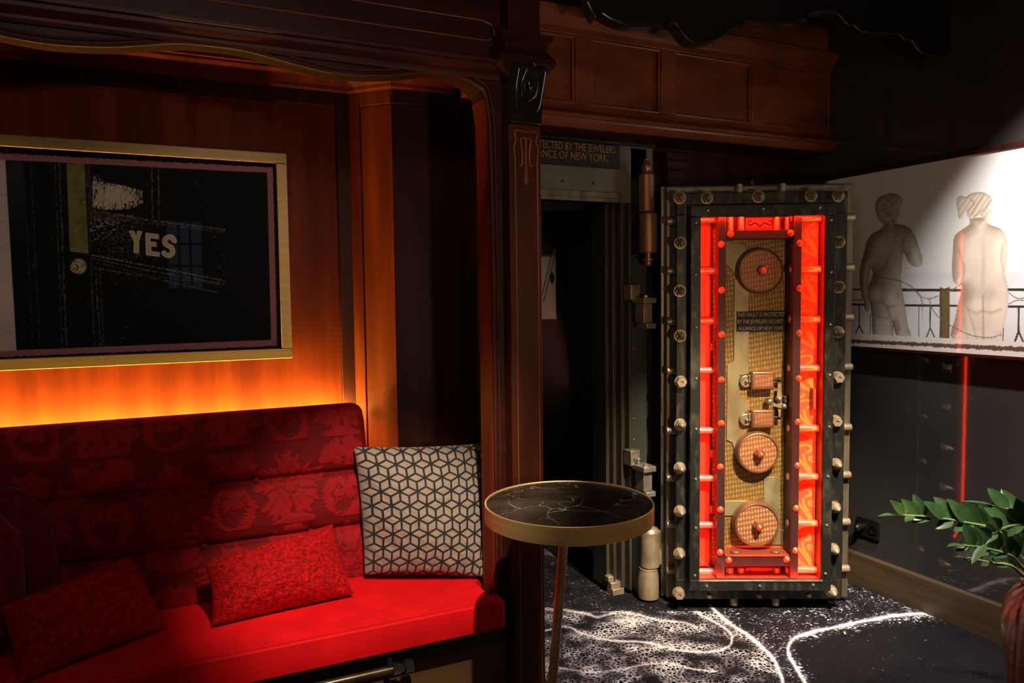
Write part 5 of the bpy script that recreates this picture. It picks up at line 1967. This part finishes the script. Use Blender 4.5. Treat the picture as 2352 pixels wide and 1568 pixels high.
# ------------------------------------------------------------------ plant
def build_plant():
    c = CAM+ray(2418, 1340)*2.30
    cx_, cy_ = c.x, c.y
    zt = c.z
    root = thing('potted_plant', 'leafy green zz plant in a terracotta jar at the right edge', 'plant', (cx_, cy_, 0))
    L = local(root)
    r = .078
    prof = [(.075, 0), (.088, .02), (.108, .12), (.125, .24), (.134, zt-.12), (.126, zt-.075), (.100, zt-.030), (r, zt-.012), (r+.004, zt), (r-.004, zt+.002), (r-.012, zt-.01), (r-.012, zt-.05)]
    pot = MB(L).lathe(prof, (cx_, cy_, 0), (0, 0, 1), 56).build('pot', M['terracotta'], root, angle=50)
    MB(L).lathe([(r-.013, -.03), (.01, -.024), (0.001, -.024)], (cx_, cy_, zt), (0, 0, 1), 24, False).build('soil', M['soil'], root)

    def leaf(mb, base, dirv, nrm, ln, wd, droop=.12):
        dirv, nrm = dirv.normalized(), nrm.normalized()
        nrm = (nrm-dirv*nrm.dot(dirv)).normalized()
        sd = dirv.cross(nrm)
        vs, fs = [], []
        n = 9
        for i in range(n+1):
            t = i/n
            w = wd*.5*(math.sin(PI*min(1, t**.85*1.0))**.75)*(1.08-.25*t)
            if i == n: w = .0004
            if i == 0: w = .0012
            ctr = base+dirv*ln*t-nrm*(droop*ln*t*t)
            for s, hh in ((-1, .16), (-.5, .05), (0, -.03), (.5, .05), (1, .16)):
                vs.append(ctr+sd*w*s+nrm*(w*hh))
        for i in range(n):
            for k in range(4):
                a = i*5+k
                fs.append((a, a+1, a+6, a+5))
        mb.add(vs, fs)
    rnd = random.Random(5)

    def frond(pxs, dep, lens, tipleaf=True, step=.022, side=None, start=.25, lw=.46):
        pts = [CAM+ray(x, y)*d for (x, y), d in zip(pxs, dep)]
        base = Vector((cx_+rnd.uniform(-.02, .02), cy_+rnd.uniform(-.02, .02), zt-.03))
        path = smooth([base]+pts, 10)
        ln = [0]
        for a, b in zip(path[:-1], path[1:]): ln.append(ln[-1]+(b-a).length)
        tot = ln[-1]
        rr = [max(.0022, .0065*(1-l/tot)+.0018) for l in ln]
        st = MB(L).tube(path, rr, 8).build('stem', M['stem'], root)
        mb = MB(L)
        s = tot*start
        k = 0
        while s < tot:
            i = min(range(len(ln)), key=lambda q: abs(ln[q]-s))
            i = max(1, min(i, len(path)-2))
            t = (path[i+1]-path[i-1]).normalized()
            sd = t.cross(Vector((0, 0, 1)))
            if sd.length < .1: sd = Vector((1, 0, 0))
            sd.normalize()
            upv = sd.cross(t).normalized()
            f = (s/tot-start)/(1-start)
            L_ = lens*(1-.45*f**2)*rnd.uniform(.88, 1.1)
            sg = 1 if k % 2 == 0 else -1
            toc = (CAM-path[i]).normalized()
            scr = (Vector((0, 0, 1))-toc*toc.z).normalized()
            up_ = 1 if k % 3 != 2 else -1
            dv = t*(.75+.25*rnd.random())+scr*(.85 if up_ > 0 else -.40)*rnd.uniform(.7, 1.1)+toc*rnd.uniform(-.25, .45)+sd*sg*.18
            nv = toc+Vector((0, 0, 1))*rnd.uniform(.1, .9)+t*rnd.uniform(-.5, .5)+sd*sg*rnd.uniform(0, .5)
            if up_ < 0: L_ *= .7
            leaf(mb, path[i]+upv*.001, dv, nv, L_, L_*lw)
            s += step*(1-.25*f)
            k += 1
        if tipleaf:
            t = (path[-1]-path[-3]).normalized()
            leaf(mb, path[-1], t, Vector((0, 0, 1)), lens*.75, lens*.26)
        mb.build('leaves', M['leaf'], st)
    frond([(2330, 1262), (2290, 1218), (2220, 1200), (2140, 1187), (2070, 1182)], (2.28, 2.26, 2.24, 2.22, 2.20), .105, start=.28, step=.027, lw=.5)
    frond([(2345, 1300), (2320, 1275), (2260, 1258), (2215, 1252)], (2.24, 2.18, 2.12, 2.08), .10, start=.5, step=.034, lw=.5)
    frond([(2350, 1320), (2320, 1298), (2270, 1290), (2222, 1280)], (2.28, 2.25, 2.24, 2.22), .06, start=.42, step=.026, lw=.48)
    frond([(2370, 1290), (2380, 1230), (2360, 1190), (2320, 1170), (2280, 1160)], (2.30, 2.30, 2.28, 2.30, 2.32), .11, start=.35, step=.032, lw=.52)
    frond([(2400, 1280), (2430, 1200), (2470, 1130), (2520, 1080)], (2.3, 2.3, 2.28, 2.26), .085, start=.25)
    frond([(2390, 1285), (2385, 1230), (2355, 1205), (2300, 1215), (2265, 1250)], (2.26, 2.2, 2.12, 2.05, 2.02), .10, start=.5, step=.034, lw=.5)


build_plant()
